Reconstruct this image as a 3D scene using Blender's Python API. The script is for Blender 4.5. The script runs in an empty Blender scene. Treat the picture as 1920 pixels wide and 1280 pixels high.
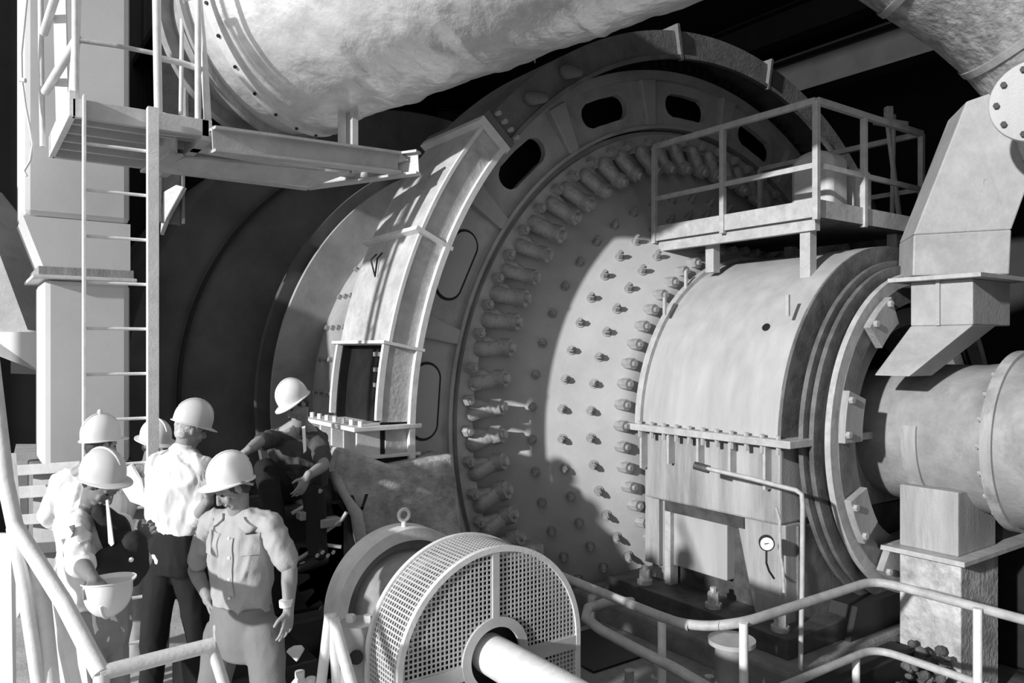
import bpy, bmesh, math, random
from mathutils import Vector, Matrix, Quaternion, noise
R_ = math.radians
random.seed(7)
S = bpy.context.scene
COL = S.collection
# ------------------------------------------------------------------ camera
YAW = R_(35.6); FPX = 1450.0; CZ = 2.25
FW = Vector((math.sin(YAW), math.cos(YAW), 0)); RT = Vector((math.cos(YAW), -math.sin(YAW), 0)); UP = Vector((0, 0, 1))
cam = bpy.data.cameras.new('camera'); cam.sensor_width = 36.0; cam.lens = 36.0 * FPX / 1920.0
cam.shift_y = 10.0 / 1920.0; cam.clip_end = 200
co = bpy.data.objects.new('camera', cam); COL.objects.link(co)
co.location = (0, 0, CZ); co.rotation_euler = (R_(90), 0, -YAW)
S.camera = co
def W(px, py, d):
    "world point seen at photo pixel (px,py) at a known distance d along the view direction"
    return FW * d + RT * ((px - 960) / FPX * d) + UP * (CZ - (py - 650) / FPX * d)
def CV(r, f, u):
    "direction from right / forward / up components"
    return RT * r + FW * f + UP * u
# ------------------------------------------------------------------ materials
MATS = {}
def mat(name, v, rough=0.6, metal=0.0, scale=6.0, var=0.25, bump=0.0, bscale=40.0, stain=0.0, streak=False, spec=0.4):
    m = bpy.data.materials.new(name); m.use_nodes = True
    nt = m.node_tree; N = nt.nodes; L = nt.links
    b = N['Principled BSDF']; b.inputs['Roughness'].default_value = rough; b.inputs['Metallic'].default_value = metal
    b.inputs['Specular IOR Level'].default_value = spec
    tc = N.new('ShaderNodeTexCoord'); mp = N.new('ShaderNodeMapping'); L.new(tc.outputs['Object'], mp.inputs[0])
    if streak: mp.inputs['Scale'].default_value = (1, 1, .12)
    nz = N.new('ShaderNodeTexNoise'); nz.inputs['Scale'].default_value = scale; nz.inputs['Detail'].default_value = 8; nz.inputs['Roughness'].default_value = .62
    L.new(mp.outputs[0], nz.inputs['Vector'])
    cr = N.new('ShaderNodeValToRGB'); e = cr.color_ramp.elements
    lo, hi = v * (1 - var), min(.95, v * (1 + var))
    e[0].position = .3; e[0].color = (lo, lo, lo, 1); e[1].position = .7; e[1].color = (hi, hi, hi, 1)
    L.new(nz.outputs['Fac'], cr.inputs[0]); out = cr.outputs[0]
    if stain > 0:
        n2 = N.new('ShaderNodeTexNoise'); n2.inputs['Scale'].default_value = scale * .55; n2.inputs['Detail'].default_value = 10; n2.inputs['Roughness'].default_value = .7
        L.new(mp.outputs[0], n2.inputs['Vector'])
        c2 = N.new('ShaderNodeValToRGB'); c2.color_ramp.elements[0].position = .52; c2.color_ramp.elements[1].position = .68
        c2.color_ramp.elements[0].color = (0, 0, 0, 1); c2.color_ramp.elements[1].color = (stain, stain, stain, 1)
        L.new(n2.outputs['Fac'], c2.inputs[0])
        mx = N.new('ShaderNodeMixRGB'); mx.inputs['Color2'].default_value = (v * .3, v * .3, v * .3, 1)
        L.new(c2.outputs[0], mx.inputs['Fac']); L.new(out, mx.inputs['Color1']); out = mx.outputs[0]
    L.new(out, b.inputs['Base Color'])
    if bump > 0:
        n3 = N.new('ShaderNodeTexNoise'); n3.inputs['Scale'].default_value = bscale; n3.inputs['Detail'].default_value = 6
        L.new(tc.outputs['Object'], n3.inputs['Vector'])
        bp = N.new('ShaderNodeBump'); bp.inputs['Strength'].default_value = bump; bp.inputs['Distance'].default_value = .02
        L.new(n3.outputs['Fac'], bp.inputs['Height']); L.new(bp.outputs[0], b.inputs['Normal'])
    MATS[name] = m; return m
M_head = mat('mill_paint', .44, .55, 0, 2.2, .10, .08, 60, .12)
M_shell = mat('shell_paint', .34, .6, 0, 1.6, .25, .1, 40, .25)
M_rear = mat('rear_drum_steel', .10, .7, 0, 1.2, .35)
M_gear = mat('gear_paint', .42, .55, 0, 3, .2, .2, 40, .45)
M_bolt = mat('bolt_steel', .42, .5, .1, 9, .4, .4, 30, .6)
M_bolthead = mat('head_bolt_steel', .3, .5, .1, 12, .25)
M_dark = mat('black_part_and_shade', .012, .5, 0, 8, .4)  # black for dark parts and for painted shade behind openings
M_teeth = mat('tooth_steel', .05, .4, .3, 9, .4)
M_grime = mat('greasy_plate', .42, .5, 0, 5, .5, .6, 25, .75)
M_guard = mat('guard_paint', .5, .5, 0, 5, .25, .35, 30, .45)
M_guardup = mat('shaded_upper_guard_paint', .16, .6, 0, 4, .3, .3, 30, .5)  # guard paint darkened; the roof's shade is put into the colour
M_hood = mat('hood_paint', .40, .4, 0, 5, .16, .05, 60, .1, True)
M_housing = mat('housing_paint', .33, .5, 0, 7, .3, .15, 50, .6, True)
M_hdark = mat('housing_dark', .06, .6, 0, 7, .5)  # near-black tone for lower body, frame, sole and deck plates
M_pipe = mat('feed_pipe_steel', .28, .5, 0, 4, .25, .2, 30, .4)
M_chute = mat('chute_paint', .36, .55, 0, 4, .18, .15, 30, .3)
M_white = mat('white_rail_paint', .72, .45, 0, 10, .12, .1, 60, .15)
M_rail = mat('grey_rail_paint', .42, .5, 0, 10, .2, .1, 60, .3)
M_plat = mat('platform_paint', .5, .5, 0, 6, .15, .1, 50, .2)
M_column = mat('column_paint', .66, .55, 0, 1.5, .08, .03, 40, .06)
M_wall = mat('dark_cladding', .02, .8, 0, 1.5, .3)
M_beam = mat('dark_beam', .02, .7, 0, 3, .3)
M_conc = mat('concrete', .2, .85, 0, 4, .3, .3, 30, .35)
M_deck = mat('pale_deck', .55, .8, 0, 4, .2, .2, 30, .2)
M_lowfloor = mat('dirty_floor', .12, .85, 0, 3, .5, .4, 15, .5)
M_duct = mat('clad_duct', .85, .32, .5, 5, .16, .9, 7, .2)
M_elbow = mat('rough_lagging', .4, .6, .1, 9, .45, 1.0, 14, .5)
M_skin = mat('skin', .3, .55, 0, 10, .1, .05, 60)
M_skind = mat('skin_tanned', .2, .55, 0, 10, .1, .05, 60)
M_hair = mat('hair', .05, .6, 0, 40, .4, .4, 90)
M_hairg = mat('grey_hair', .45, .6, 0, 40, .4, .4, 90)
M_hat = mat('hard_hat_shell', .8, .3, 0, 8, .04)
M_hat2 = mat('cream_hard_hat_shell', .62, .35, 0, 8, .06)
M_shirtw = mat('white_shirt_cloth', .8, .8, 0, 6, .05, .1, 80)
M_shirtk = mat('khaki_shirt_cloth', .4, .85, 0, 6, .1, .15, 90)
M_shirtd = mat('dark_shirt_cloth', .07, .8, 0, 9, .35, .1, 90)
M_shirtg = mat('grey_shirt_cloth', .25, .85, 0, 6, .1, .1, 90)
M_frontshade = mat('shaded_shirt_cloth', .02, .8, 0, 6, .2)  # cloth for the shadow side of a white shirt, painted black
M_trk = mat('khaki_trouser_cloth', .2, .85, 0, 6, .1, .1, 90)
M_trb = mat('black_trouser_cloth', .012, .85, 0, 6, .2)
M_trg = mat('grey_trouser_cloth', .33, .85, 0, 6, .15, .1, 90)
M_shoe = mat('black_leather', .02, .4, 0, 10, .2)
M_paper = mat('white_paper', .85, .7, 0, 8, .03)
M_mesh = mat('mesh_paint', .5, .5, 0, 8, .12)
M_clutch = mat('clutch_paint', .3, .5, 0, 5, .3, .1, 40, .3)
M_endwall = mat('shaded_end_wall', .13, .45, 0, 6, .4, .15, 40, .4)  # hood tone darkened: shade of the near end faces put into the colour
M_face = mat('dial_white', .85, .3, 0, 5, .02)
M_rock = mat('rubble', .09, .9, 0, 8, .5, .5, 20)
# ------------------------------------------------------------------ mesh helpers
def frame(d, ref=UP):
    d = d.normalized()
    if abs(d.dot(ref)) > .98: ref = Vector((1, 0, 0)) if abs(d.x) < .9 else Vector((0, 1, 0))
    a = d.cross(ref).normalized(); b = a.cross(d).normalized()
    return a, b
class MB:
    def __init__(s): s.bm = bmesh.new()
    def face(s, vs):
        try: s.bm.faces.new(vs)
        except ValueError: pass
    def v(s, p): return s.bm.verts.new(p)
    def box(s, p0, p1):
        x0, x1 = sorted((p0[0], p1[0])); y0, y1 = sorted((p0[1], p1[1])); z0, z1 = sorted((p0[2], p1[2]))
        return s.hexa([(x0, y0, z0), (x1, y0, z0), (x1, y1, z0), (x0, y1, z0), (x0, y0, z1), (x1, y0, z1), (x1, y1, z1), (x0, y1, z1)])
    def hexa(s, c):
        v = [s.v(Vector(p)) for p in c]
        for q in ((3, 2, 1, 0), (4, 5, 6, 7), (0, 1, 5, 4), (1, 2, 6, 5), (2, 3, 7, 6), (3, 0, 4, 7)): s.face([v[i] for i in q])
        return s
    def bar(s, p0, p1, w, h, ref=UP):
        "rectangular bar: w across, h along ref"
        p0 = Vector(p0); p1 = Vector(p1); a, b = frame(p1 - p0, ref); a = a * w / 2; b = b * h / 2
        return s.hexa([p0 - a - b, p0 + a - b, p1 + a - b, p1 - a - b, p0 - a + b, p0 + a + b, p1 + a + b, p1 - a + b])
    def tube(s, pts, r, n=12, cap=True):
        pts = [Vector(p) for p in pts]; rs = r if isinstance(r, (list, tuple)) else [r] * len(pts)
        rings = []; a0 = None
        for i, p in enumerate(pts):
            d = (pts[min(i + 1, len(pts) - 1)] - pts[max(i - 1, 0)]).normalized()
            if a0 is None: a, b = frame(d)
            else:
                a = (a0 - d * a0.dot(d)).normalized(); b = a.cross(d)
                b = -b if b.dot(b0) < 0 else b
            a0, b0 = a, b
            rings.append([s.v(p + (a * math.cos(2 * math.pi * k / n) + b * math.sin(2 * math.pi * k / n)) * rs[i]) for k in range(n)])
        for i in range(len(rings) - 1):
            for k in range(n): s.face([rings[i][k], rings[i][(k + 1) % n], rings[i + 1][(k + 1) % n], rings[i + 1][k]])
        if cap: s.face(rings[0][::-1]); s.face(rings[-1])
        return s
    def cyl(s, p0, p1, r, r1=None, n=16): return s.tube([p0, p1], [r, r if r1 is None else r1], n)
    def lathe(s, prof, c, t0=0, t1=360, n=96, closed=True):
        "profile of (radius, y) turned about the Y-parallel axis through c=(x,z); closed profile = solid ring"
        full = abs(t1 - t0) >= 359.9; m = n if full else n + 1; rings = []
        for i in range(m):
            t = R_(t0 + (t1 - t0) * i / n); ct, st = math.cos(t), math.sin(t)
            rings.append([s.v((c[0] + r * ct, y, c[1] + r * st)) for r, y in prof])
        k = len(prof); kk = k if closed else k - 1
        for i in range(n):
            A = rings[i]; B = rings[(i + 1) % m]
            for j in range(kk): s.face([A[j], A[(j + 1) % k], B[(j + 1) % k], B[j]])
        if not full and closed: s.face(rings[0]); s.face(rings[-1][::-1])
        return s
    def prism(s, poly, off):
        "planar polygon extruded by vector off"
        a = [s.v(Vector(p)) for p in poly]; off = Vector(off); b = [s.v(Vector(p) + off) for p in poly]; n = len(a)
        s.face(a[::-1]); s.face(b)
        for i in range(n): s.face([a[i], a[(i + 1) % n], b[(i + 1) % n], b[i]])
        return s
    def ell(s, c, r, rot=None, n=16, m=10):
        c = Vector(c); rot = rot or Matrix.Identity(3)
        rows = []
        for j in range(1, m):
            ph = math.pi * j / m
            rows.append([s.v(c + rot @ Vector((r[0] * math.sin(ph) * math.cos(2 * math.pi * k / n), r[1] * math.sin(ph) * math.sin(2 * math.pi * k / n), r[2] * math.cos(ph)))) for k in range(n)])
        t = s.v(c + rot @ Vector((0, 0, r[2]))); b = s.v(c - rot @ Vector((0, 0, r[2])))
        for k in range(n):
            s.face([t, rows[0][k], rows[0][(k + 1) % n]]); s.face([b, rows[-1][(k + 1) % n], rows[-1][k]])
            for j in range(m - 2): s.face([rows[j][k], rows[j + 1][k], rows[j + 1][(k + 1) % n], rows[j][(k + 1) % n]])
        return s
    def cap(s, p0, r0, p1, r1, n=12):
        "tapered capsule"
        p0 = Vector(p0); p1 = Vector(p1); d = p1 - p0
        if d.length < 1e-5: return s.ell(p0, (r0,) * 3)
        u = d.normalized(); pts = []; rs = []
        for a in (80, 55, 30): pts.append(p0 - u * r0 * math.sin(R_(a))); rs.append(r0 * math.cos(R_(a)))
        pts.append(p0); rs.append(r0)
        pts.append(p1); rs.append(r1)
        for a in (30, 55, 80): pts.append(p1 + u * r1 * math.sin(R_(a))); rs.append(r1 * math.cos(R_(a)))
        return s.tube(pts, rs, n)
    def loft(s, secs, n=24, p=2.4):
        "sections (centre, side axis, front axis, half width, half depth): superellipse rings"
        rings = []
        for c, a, b, ra, rb in secs:
            ring = []
            for k in range(n):
                t = 2 * math.pi * k / n; ct, st = math.cos(t), math.sin(t)
                ring.append(s.v(Vector(c) + a * (ra * math.copysign(abs(ct) ** (2 / p), ct)) + b * (rb * math.copysign(abs(st) ** (2 / p), st))))
            rings.append(ring)
        for i in range(len(rings) - 1):
            for k in range(n): s.face([rings[i][k], rings[i][(k + 1) % n], rings[i + 1][(k + 1) % n], rings[i + 1][k]])
        s.face(rings[0][::-1]); s.face(rings[-1]); return s
    def build(s, name, m, parent=None, smooth=None, bevel=0.0, label=None):
        bmesh.ops.recalc_face_normals(s.bm, faces=s.bm.faces)
        me = bpy.data.meshes.new(name); s.bm.to_mesh(me); s.bm.free()
        return link_mesh(name, me, m, parent, smooth, bevel, label)
def link_mesh(name, me, m, parent=None, smooth=None, bevel=0.0, label=None):
    # mesh origin moves to its own centre so every object has a sensible origin
    vs = [v.co for v in me.vertices]
    c = Vector((sum(v.x for v in vs), sum(v.y for v in vs), sum(v.z for v in vs))) / max(1, len(vs))
    me.transform(Matrix.Translation(-c))
    if me.materials: me.materials.clear()
    me.materials.append(m)
    o = bpy.data.objects.new(name, me); COL.objects.link(o)
    o.location = c
    if parent is not None:
        o.parent = parent; o.location = c - WL[parent.name]
    WL[o.name] = c
    if smooth is not None:
        me.polygons.foreach_set('use_smooth', [True] * len(me.polygons))
        if smooth < 180: me.set_sharp_from_angle(angle=R_(smooth))
    if bevel > 0:
        b = o.modifiers.new('bevel', 'BEVEL'); b.width = bevel; b.segments = 2; b.limit_method = 'ANGLE'; b.angle_limit = R_(40)
    if label: o['label'] = label
    return o
WL = {}
def thing(name, loc, label, cat, group=None):
    o = bpy.data.objects.new(name, None); COL.objects.link(o); o.location = loc; WL[o.name] = Vector(loc); o.empty_display_size = .2
    return tag(o, label, cat, group)
def tag(o, label, cat, group=None, kind=None):
    if label: o['label'] = label
    if cat: o['category'] = cat
    if group: o['group'] = group
    if kind: o['kind'] = kind
    return o
def struct(o): o['kind'] = 'structure'; return o
def dup(o, parent, delta=Vector(), rot=None, label=None):
    c = o.copy(); COL.objects.link(c); c.parent = parent
    c.location = o.location + delta; return c

# ================================================================== SETTING
AX = (6.9, 1.5)        # mill axis (x, z); it runs along Y
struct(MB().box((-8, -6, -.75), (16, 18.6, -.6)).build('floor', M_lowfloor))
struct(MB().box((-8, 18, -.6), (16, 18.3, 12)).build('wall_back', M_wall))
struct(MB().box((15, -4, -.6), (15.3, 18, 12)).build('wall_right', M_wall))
struct(MB().box((2.6, -4.3, -.6), (15.3, -4, 8.2)).build('wall_front_blocker', M_wall))  # unseen wall added to block sky light on the right
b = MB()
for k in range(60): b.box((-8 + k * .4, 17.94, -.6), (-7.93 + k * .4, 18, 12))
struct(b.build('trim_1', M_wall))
struct(MB().box((3.0, -4.3, 8.2), (15.3, 18.3, 8.35)).build('ceiling', M_wall))  # roof set low and carried forward to shade girders and right side
struct(MB().box((-.9, 11, -.6), (-.6, 18, 12)).build('wall_left_blocker', M_beam))  # off-frame wall added to shade the rear of the shell
# the concrete deck the party stands on
deck = MB().box((-4.0, -2.6, -.6), (1.72, 8.2, 0)).build('concrete_deck', M_deck, bevel=.01)
tag(deck, 'pale raised concrete deck on which the group of people stands', 'deck')

# ------------------------------------------------------------------ background steel
def girder(name, p0, p1, w, h, label, m=M_beam):
    r = thing(name, p0, label, 'beam'); p0 = Vector(p0); p1 = Vector(p1)
    a, bb = frame(p1 - p0)
    for sgn in (-1, 1): MB().bar(p0 + bb * sgn * h / 2, p1 + bb * sgn * h / 2, w, .03).build('flange', m, r)
    MB().bar(p0, p1, .02, h - .03).build('web', m, r)
    return r
girder('steel_girder', (9.6, 2.8, 6.05), (9.6, 18, 6.05), .3, .5, 'dark steel girder running above the right platform under the roof')
girder('steel_girder', (10.8, 2.8, 7.4), (10.8, 18, 7.4), .3, .5, 'upper dark steel girder high in the right roof space')
girder('steel_girder', (6.0, 17.4, 7.6), (14.9, 17.4, 7.6), .25, .3, 'dark roof girder above the top of the great gear guard')
girder('steel_column', W(806, 855, 20), W(806, 220, 20), .5, .4, 'dark steel column behind the mill, right of the clad duct')
girder('diagonal_brace', W(665, 215, 19), W(900, 400, 19), .22, .2, 'dark diagonal brace behind the beam frame')
girder('diagonal_brace', W(822, 214, 19), W(1010, 250, 19), .3, .22, 'dark brace rising right of the steel column')
girder('steel_column', W(318, 420, 9.3), W(318, -60, 9.3), .26, .26, 'grey steel column seen between the left platform railings', M_clutch)
girder('steel_column', W(362, 230, 9.0), W(362, -60, 9.0), .3, .2, 'grey steel post seen behind the rightmost left platform rail', M_clutch)
tag(MB().tube([W(1001, -20, 8.2), W(1001, 62, 8.2), W(1003, 118, 8.2)], .008, 6).build('hanging_wire', M_rail), 'thin wire hanging in front of the dark back wall onto the gear guard', 'wire')

# ================================================================== GRINDING MILL
mill = thing('grinding_mill', (AX[0], 6.2, -.6), 'huge grey grinding mill drum with bolted end head and girth gear', 'mill')
MB().lathe([(3.05, 6.45), (3.05, 12.2), (2.9, 12.2), (2.9, 6.45)], AX, n=160).build('shell', M_shell, mill, 30)
# head: nearly flat cone closing on the trunnion
MB().lathe([(3.12, 6.2), (2.80, 6.16), (2.62, 6.12), (2.5, 6.05), (1.80, 5.39), (1.70, 5.32), (1.3, 5.32), (1.3, 5.6), (1.75, 5.7), (2.5, 6.3), (3.12, 6.4)], AX, n=160).build('head', M_head, mill, 35)
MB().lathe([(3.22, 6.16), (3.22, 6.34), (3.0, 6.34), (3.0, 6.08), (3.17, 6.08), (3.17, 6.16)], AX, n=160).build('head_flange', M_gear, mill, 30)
# narrow stepped rings at the gear inner edge
MB().lathe([(3.27, 6.06), (3.27, 6.2), (3.235, 6.2), (3.235, 6.06)], AX, n=160).build('seal_strip', M_gear, mill, 30)
# gear web with the obround openings
def gear_web():
    b = MB(); bm = b.bm
    r0, r1 = 3.24, 3.78; yf, yb = 6.10, 6.17
    slots = [91 - 21.43 * k for k in range(-5, 12)]
    openset = {0, 1, 2, 3, -1, -2}
    nseg = 17 * 12; step = 360 / nseg
    # polar cells with angular grid aligned to the slots; slot cut cells removed, slot outline rebuilt as a rounded loop
    def P(r, t, y): return (AX[0] + r * math.cos(R_(t)), y, AX[1] + r * math.sin(R_(t)))
    def sector(tc, half, is_slot):
        # tc centre angle; sector spans tc-half .. tc+half
        if not is_slot:
            b2 = 8
            for i in range(b2):
                ta = tc - half + 2 * half * i / b2; tb = ta + 2 * half / b2
                b.hexa([P(r0, ta, yf), P(r1, ta, yf), P(r1, ta, yb), P(r0, ta, yb), P(r0, tb, yf), P(r1, tb, yf), P(r1, tb, yb), P(r0, tb, yb)])
            return
        # ring of quads between the slot loop and the sector boundary
        n = 48; loop = []; outer = []
        rm = 3.51; hr = .135; ha = math.degrees(.34 / rm); rc = .135
        hl = .34 - rc
        for k in range(n):
            a = 2 * math.pi * k / n
            dx = math.cos(a); dz = math.sin(a)
            # obround: straight sides along the tangent
            x = hl * (1 if dx > 0 else -1) * min(1, abs(dx) * 1.6) + rc * dx
            z = rc * (dz if abs(dx) > .55 else math.copysign(max(abs(dz), .97), dz))
            loop.append((tc - math.degrees(x / rm), rm + z))
            # project to the sector boundary
            sx = half / max(1e-6, abs(dx)); s2 = 1
            u = dx / max(abs(dx), abs(dz)); w = dz / max(abs(dx), abs(dz))
            outer.append((tc - half * u, (r0 + r1) / 2 + (r1 - r0) / 2 * w))
        for k in range(n):
            q = (k + 1) % n
            A = [P(loop[k][1], loop[k][0], y) for y in (yf, yb)]; B = [P(loop[q][1], loop[q][0], y) for y in (yf, yb)]
            C = [P(outer[q][1], outer[q][0], y) for y in (yf, yb)]; D = [P(outer[k][1], outer[k][0], y) for y in (yf, yb)]
            vA = [b.v(p) for p in A]; vB = [b.v(p) for p in B]; vC = [b.v(p) for p in C]; vD = [b.v(p) for p in D]
            b.face([vA[0], vB[0], vC[0], vD[0]]); b.face([vD[1], vC[1], vB[1], vA[1]]); b.face([vB[0], vA[0], vA[1], vB[1]])
            b.face([vD[0], vC[0], vC[1], vD[1]])
    for k in range(17):
        tc = 91 + 21.18 * k
        sector(tc, 21.18 / 2, k in (0, 1, 2, 16, 15, 14))
    bmesh.ops.remove_doubles(bm, verts=bm.verts, dist=.0005)
    return b
gw = gear_web().build('gear_web', M_gear, mill)
for k in range(17):
    t = 91 + 21.18 * (k + .5)
    if 205 < t % 360 < 330: continue
    b = MB(); u = Vector((math.cos(R_(t)), 0, math.sin(R_(t)))); w = Vector((-u.z, 0, u.x)); c = Vector((AX[0], 6.06, AX[1]))
    b.hexa([c + u * 3.27 - w * .07 + Vector((0, -.01, 0)), c + u * 3.27 + w * .07 + Vector((0, -.01, 0)), c + u * 3.27 + w * .07 + Vector((0, .05, 0)), c + u * 3.27 - w * .07 + Vector((0, .05, 0)),
            c + u * 3.76 - w * .12 + Vector((0, -.05, 0)), c + u * 3.76 + w * .12 + Vector((0, -.05, 0)), c + u * 3.76 + w * .12 + Vector((0, .05, 0)), c + u * 3.76 - w * .12 + Vector((0, .05, 0))])
    b.build('gear_rib', M_gear, mill, bevel=.015)
for k in (3, 4):                           # the two closed openings low on the left are raised covers; the shade of their groove is painted black
    tc = 91 + 21.18 * k
    for rr, off, m, nm in ((.15, 0, M_dark, 'groove_shade'), (.125, .012, M_head, 'cover_plate')):
        b = MB(); poly = []
        for j in range(40):
            a = 2 * math.pi * j / 40; dx, dz = math.cos(a), math.sin(a)
            x = (.34 - .135) * (1 if dx > 0 else -1) + rr * dx; z = rr * dz
            t = tc - math.degrees(x / 3.51)
            poly.append((AX[0] + (3.51 + z) * math.cos(R_(t)), 6.095 - off, AX[1] + (3.51 + z) * math.sin(R_(t))))
        b.prism(poly, (0, .02, 0)).build(nm, m, mill)
b = MB()
b.lathe([(3.76, 6.03), (3.86, 6.03), (3.86, 6.17), (3.76, 6.17)], AX, n=160)
b.build('gear_rim', M_gear, mill, 30)
b = MB()                                     # teeth ring
b.lathe([(3.86, 6.1), (3.93, 6.1), (3.93, 6.52), (3.86, 6.52)], AX, n=180)
for k in range(180):
    t = R_(2 * k); u = Vector((math.cos(t), 0, math.sin(t))); w = Vector((-u.z, 0, u.x)); c = Vector((AX[0], 6.1, AX[1]))
    b.hexa([c + u * 3.92 - w * .04, c + u * 3.92 + w * .04, c + u * 3.92 + w * .04 + Vector((0, .42, 0)), c + u * 3.92 - w * .04 + Vector((0, .42, 0)),
            c + u * 4.03 - w * .02, c + u * 4.03 + w * .02, c + u * 4.03 + w * .02 + Vector((0, .42, 0)), c + u * 4.03 - w * .02 + Vector((0, .42, 0))])
b.build('gear_teeth', M_teeth, mill)
MB().lathe([(3.05, 6.50), (3.87, 6.50), (3.87, 6.54), (3.05, 6.54)], AX, n=120).build('dark_slot_backing', M_dark, mill, 30)  # black sheet added behind the slots so they read unlit
# girth flanges half way along the shell
MB().lathe([(3.05, 9.95), (3.6, 9.95), (3.6, 10.03), (3.05, 10.03)], AX, n=160).build('girth_flange', M_shell, mill, 30)
MB().lathe([(3.05, 10.12), (3.74, 10.12), (3.74, 10.24), (3.05, 10.24)], AX, n=160).build('girth_flange', M_rear, mill, 30)
def polar(r, t, y): return Vector((AX[0] + r * math.cos(R_(t)), y, AX[1] + r * math.sin(R_(t))))
# large flange bolts: an outer stud and an inner long nut at each pitch, thick with grease
def lump(r_out, r_in, t, y, rad, L, name, m, hexn=8, tilt=.0):
    b = MB(); u = Vector((math.cos(R_(t)), 0, math.sin(R_(t))))
    p = polar((r_out + r_in) / 2, t, y)
    ax = (Vector((0, -1, 0)) - u * tilt).normalized()
    b.tube([p - ax * .03, p + ax * (L - .02), p + ax * L], [rad, rad, rad * .8], hexn)
    b.tube([p - ax * .03, p + ax * .02], [rad * 1.35, rad * 1.3], 14)
    b.tube([p + ax * L * .9, p + ax * (L + .025)], [rad * .5, rad * .48], 8)
    return b.build(name, m, mill, 35)
N1 = 0
for k in range(66):
    t = 1.5 + 360 / 66 * k
    if 225 < t < 360 or t < 8: continue
    jj = random.uniform(-.5, .5)
    lump(3.08, 3.08, t + jj - 1.2, 6.12, .056, .13, 'stud_nut', M_bolt, 6)
    # long nut lying along the flange towards the head: rounded lump
    b = MB(); o_ = polar(3.0, t + jj + 1.2, 6.08); i_ = polar(2.80, t + jj, 6.02)
    wv = random.uniform(.9, 1.15); b.cap(o_, .078 * wv, i_, .070 * wv, 14); b.cap(polar(3.05, t + jj - .6, 6.12), .06, i_, .05, 10)
    d = Vector((0, -1, 0)) - (o_ - i_).normalized() * .8; d.normalize()
    b.tube([i_ - d * .02, i_ + d * .085], [.088 * wv, .080 * wv], 8); b.tube([i_ + d * .085, i_ + d * .125], [.05, .045], 10)
    b.build('flange_bolt', M_bolt, mill, 45)
for rr, yy in ((2.4, 5.956), (2.19, 5.758), (1.99, 5.569)):
    for k in range(48):
        t = 3.4 + 7.5 * k
        if 262 < t < 360 or t < 22: continue
        b = MB(); p = polar(rr, t, yy); cn = (polar(.69, t, 0) - Vector((AX[0], .72, AX[1]))).normalized(); q = p + cn * .085
        b.tube([p - cn * .03, p + cn * .012], [.05, .047], 14)
        b.tube([p, q], [.034, .032], 6); b.tube([q, q + cn * .025], [.019, .017], 8)
        b.build('head_bolt', M_bolthead, mill, 35)
for k in range(56):
    t = 360 / 56 * k
    if 235 < t < 360 or t < 40: continue
    b = MB(); p = polar(1.78, t, 5.36); b.tube([p + Vector((0, .06, 0)), p - Vector((0, .06, 0))], [.058, .055], 8); b.tube([p, p - Vector((0, .09, 0))], [.03, .026], 8)
    b.build('trunnion_bolt', M_bolthead, mill, 40)
# shell bolts in rows parallel to the axis
for t in (144, 152.5, 161, 169, 177):
    for k in range(17):
        y = 6.85 + k * .185
        b = MB(); p = polar(3.03, t, y); u = p - Vector((AX[0], y, AX[1])); u.normalize()
        b.tube([p, p + u * .07], [.038, .034], 6); b.build('shell_bolt', M_bolthead, mill, 40)
MB().lathe([(1.32, 5.45), (1.15, 5.3), (1.1, 3.5), (.95, 3.5), (.95, 5.4), (1.2, 5.7)], AX, n=96).build('trunnion', M_pipe, mill, 40)

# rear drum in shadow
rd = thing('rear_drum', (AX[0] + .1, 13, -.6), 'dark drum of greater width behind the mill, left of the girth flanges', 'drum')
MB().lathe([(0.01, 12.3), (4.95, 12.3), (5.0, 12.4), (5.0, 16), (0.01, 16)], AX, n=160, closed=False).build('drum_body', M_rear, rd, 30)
b = MB()
for k in range(16): 
    b.bar(W(300 + k * 12, 593 + k * .2, 12.3), W(306 + k * 12, 593 + k * .2, 12.3), .05, .05)
MB().bar(W(285, 596, 13.25), W(480, 598, 13.9), .05, .03).build('seam', M_dark, rd)
b.bm.free()
MB().lathe([(4.2, 12.24), (4.25, 12.24), (4.25, 12.31), (4.2, 12.31)], AX, 120, 200, n=60).build('weld_ring', M_beam, rd)

# ================================================================== GEAR GUARD
gg = thing('gear_guard', (AX[0] - 4.1, 6.1, 0), 'curved box steel guard arching over the rim of the girth gear', 'guard')
def guard_seg(t0, t1, m, name='guard_segment', ro=4.16, ri=3.87, y0=5.65, y1=6.6, n=40, outer=True):
    b = MB(); th = .02
    prof = [(ri, y0), (ro, y0), (ro, y1), (ri, y1), (ri, y1 - th), (ro - th, y1 - th), (ro - th, y0 + th), (ri, y0 + th)]
    b.lathe(prof, AX, t0, t1, n); return b.build(name, m, gg, 30)
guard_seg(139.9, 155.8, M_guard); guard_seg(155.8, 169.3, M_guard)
guard_seg(60, 139.2, M_guardup, n=80); guard_seg(-20, 60, M_guardup, n=60)
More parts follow.
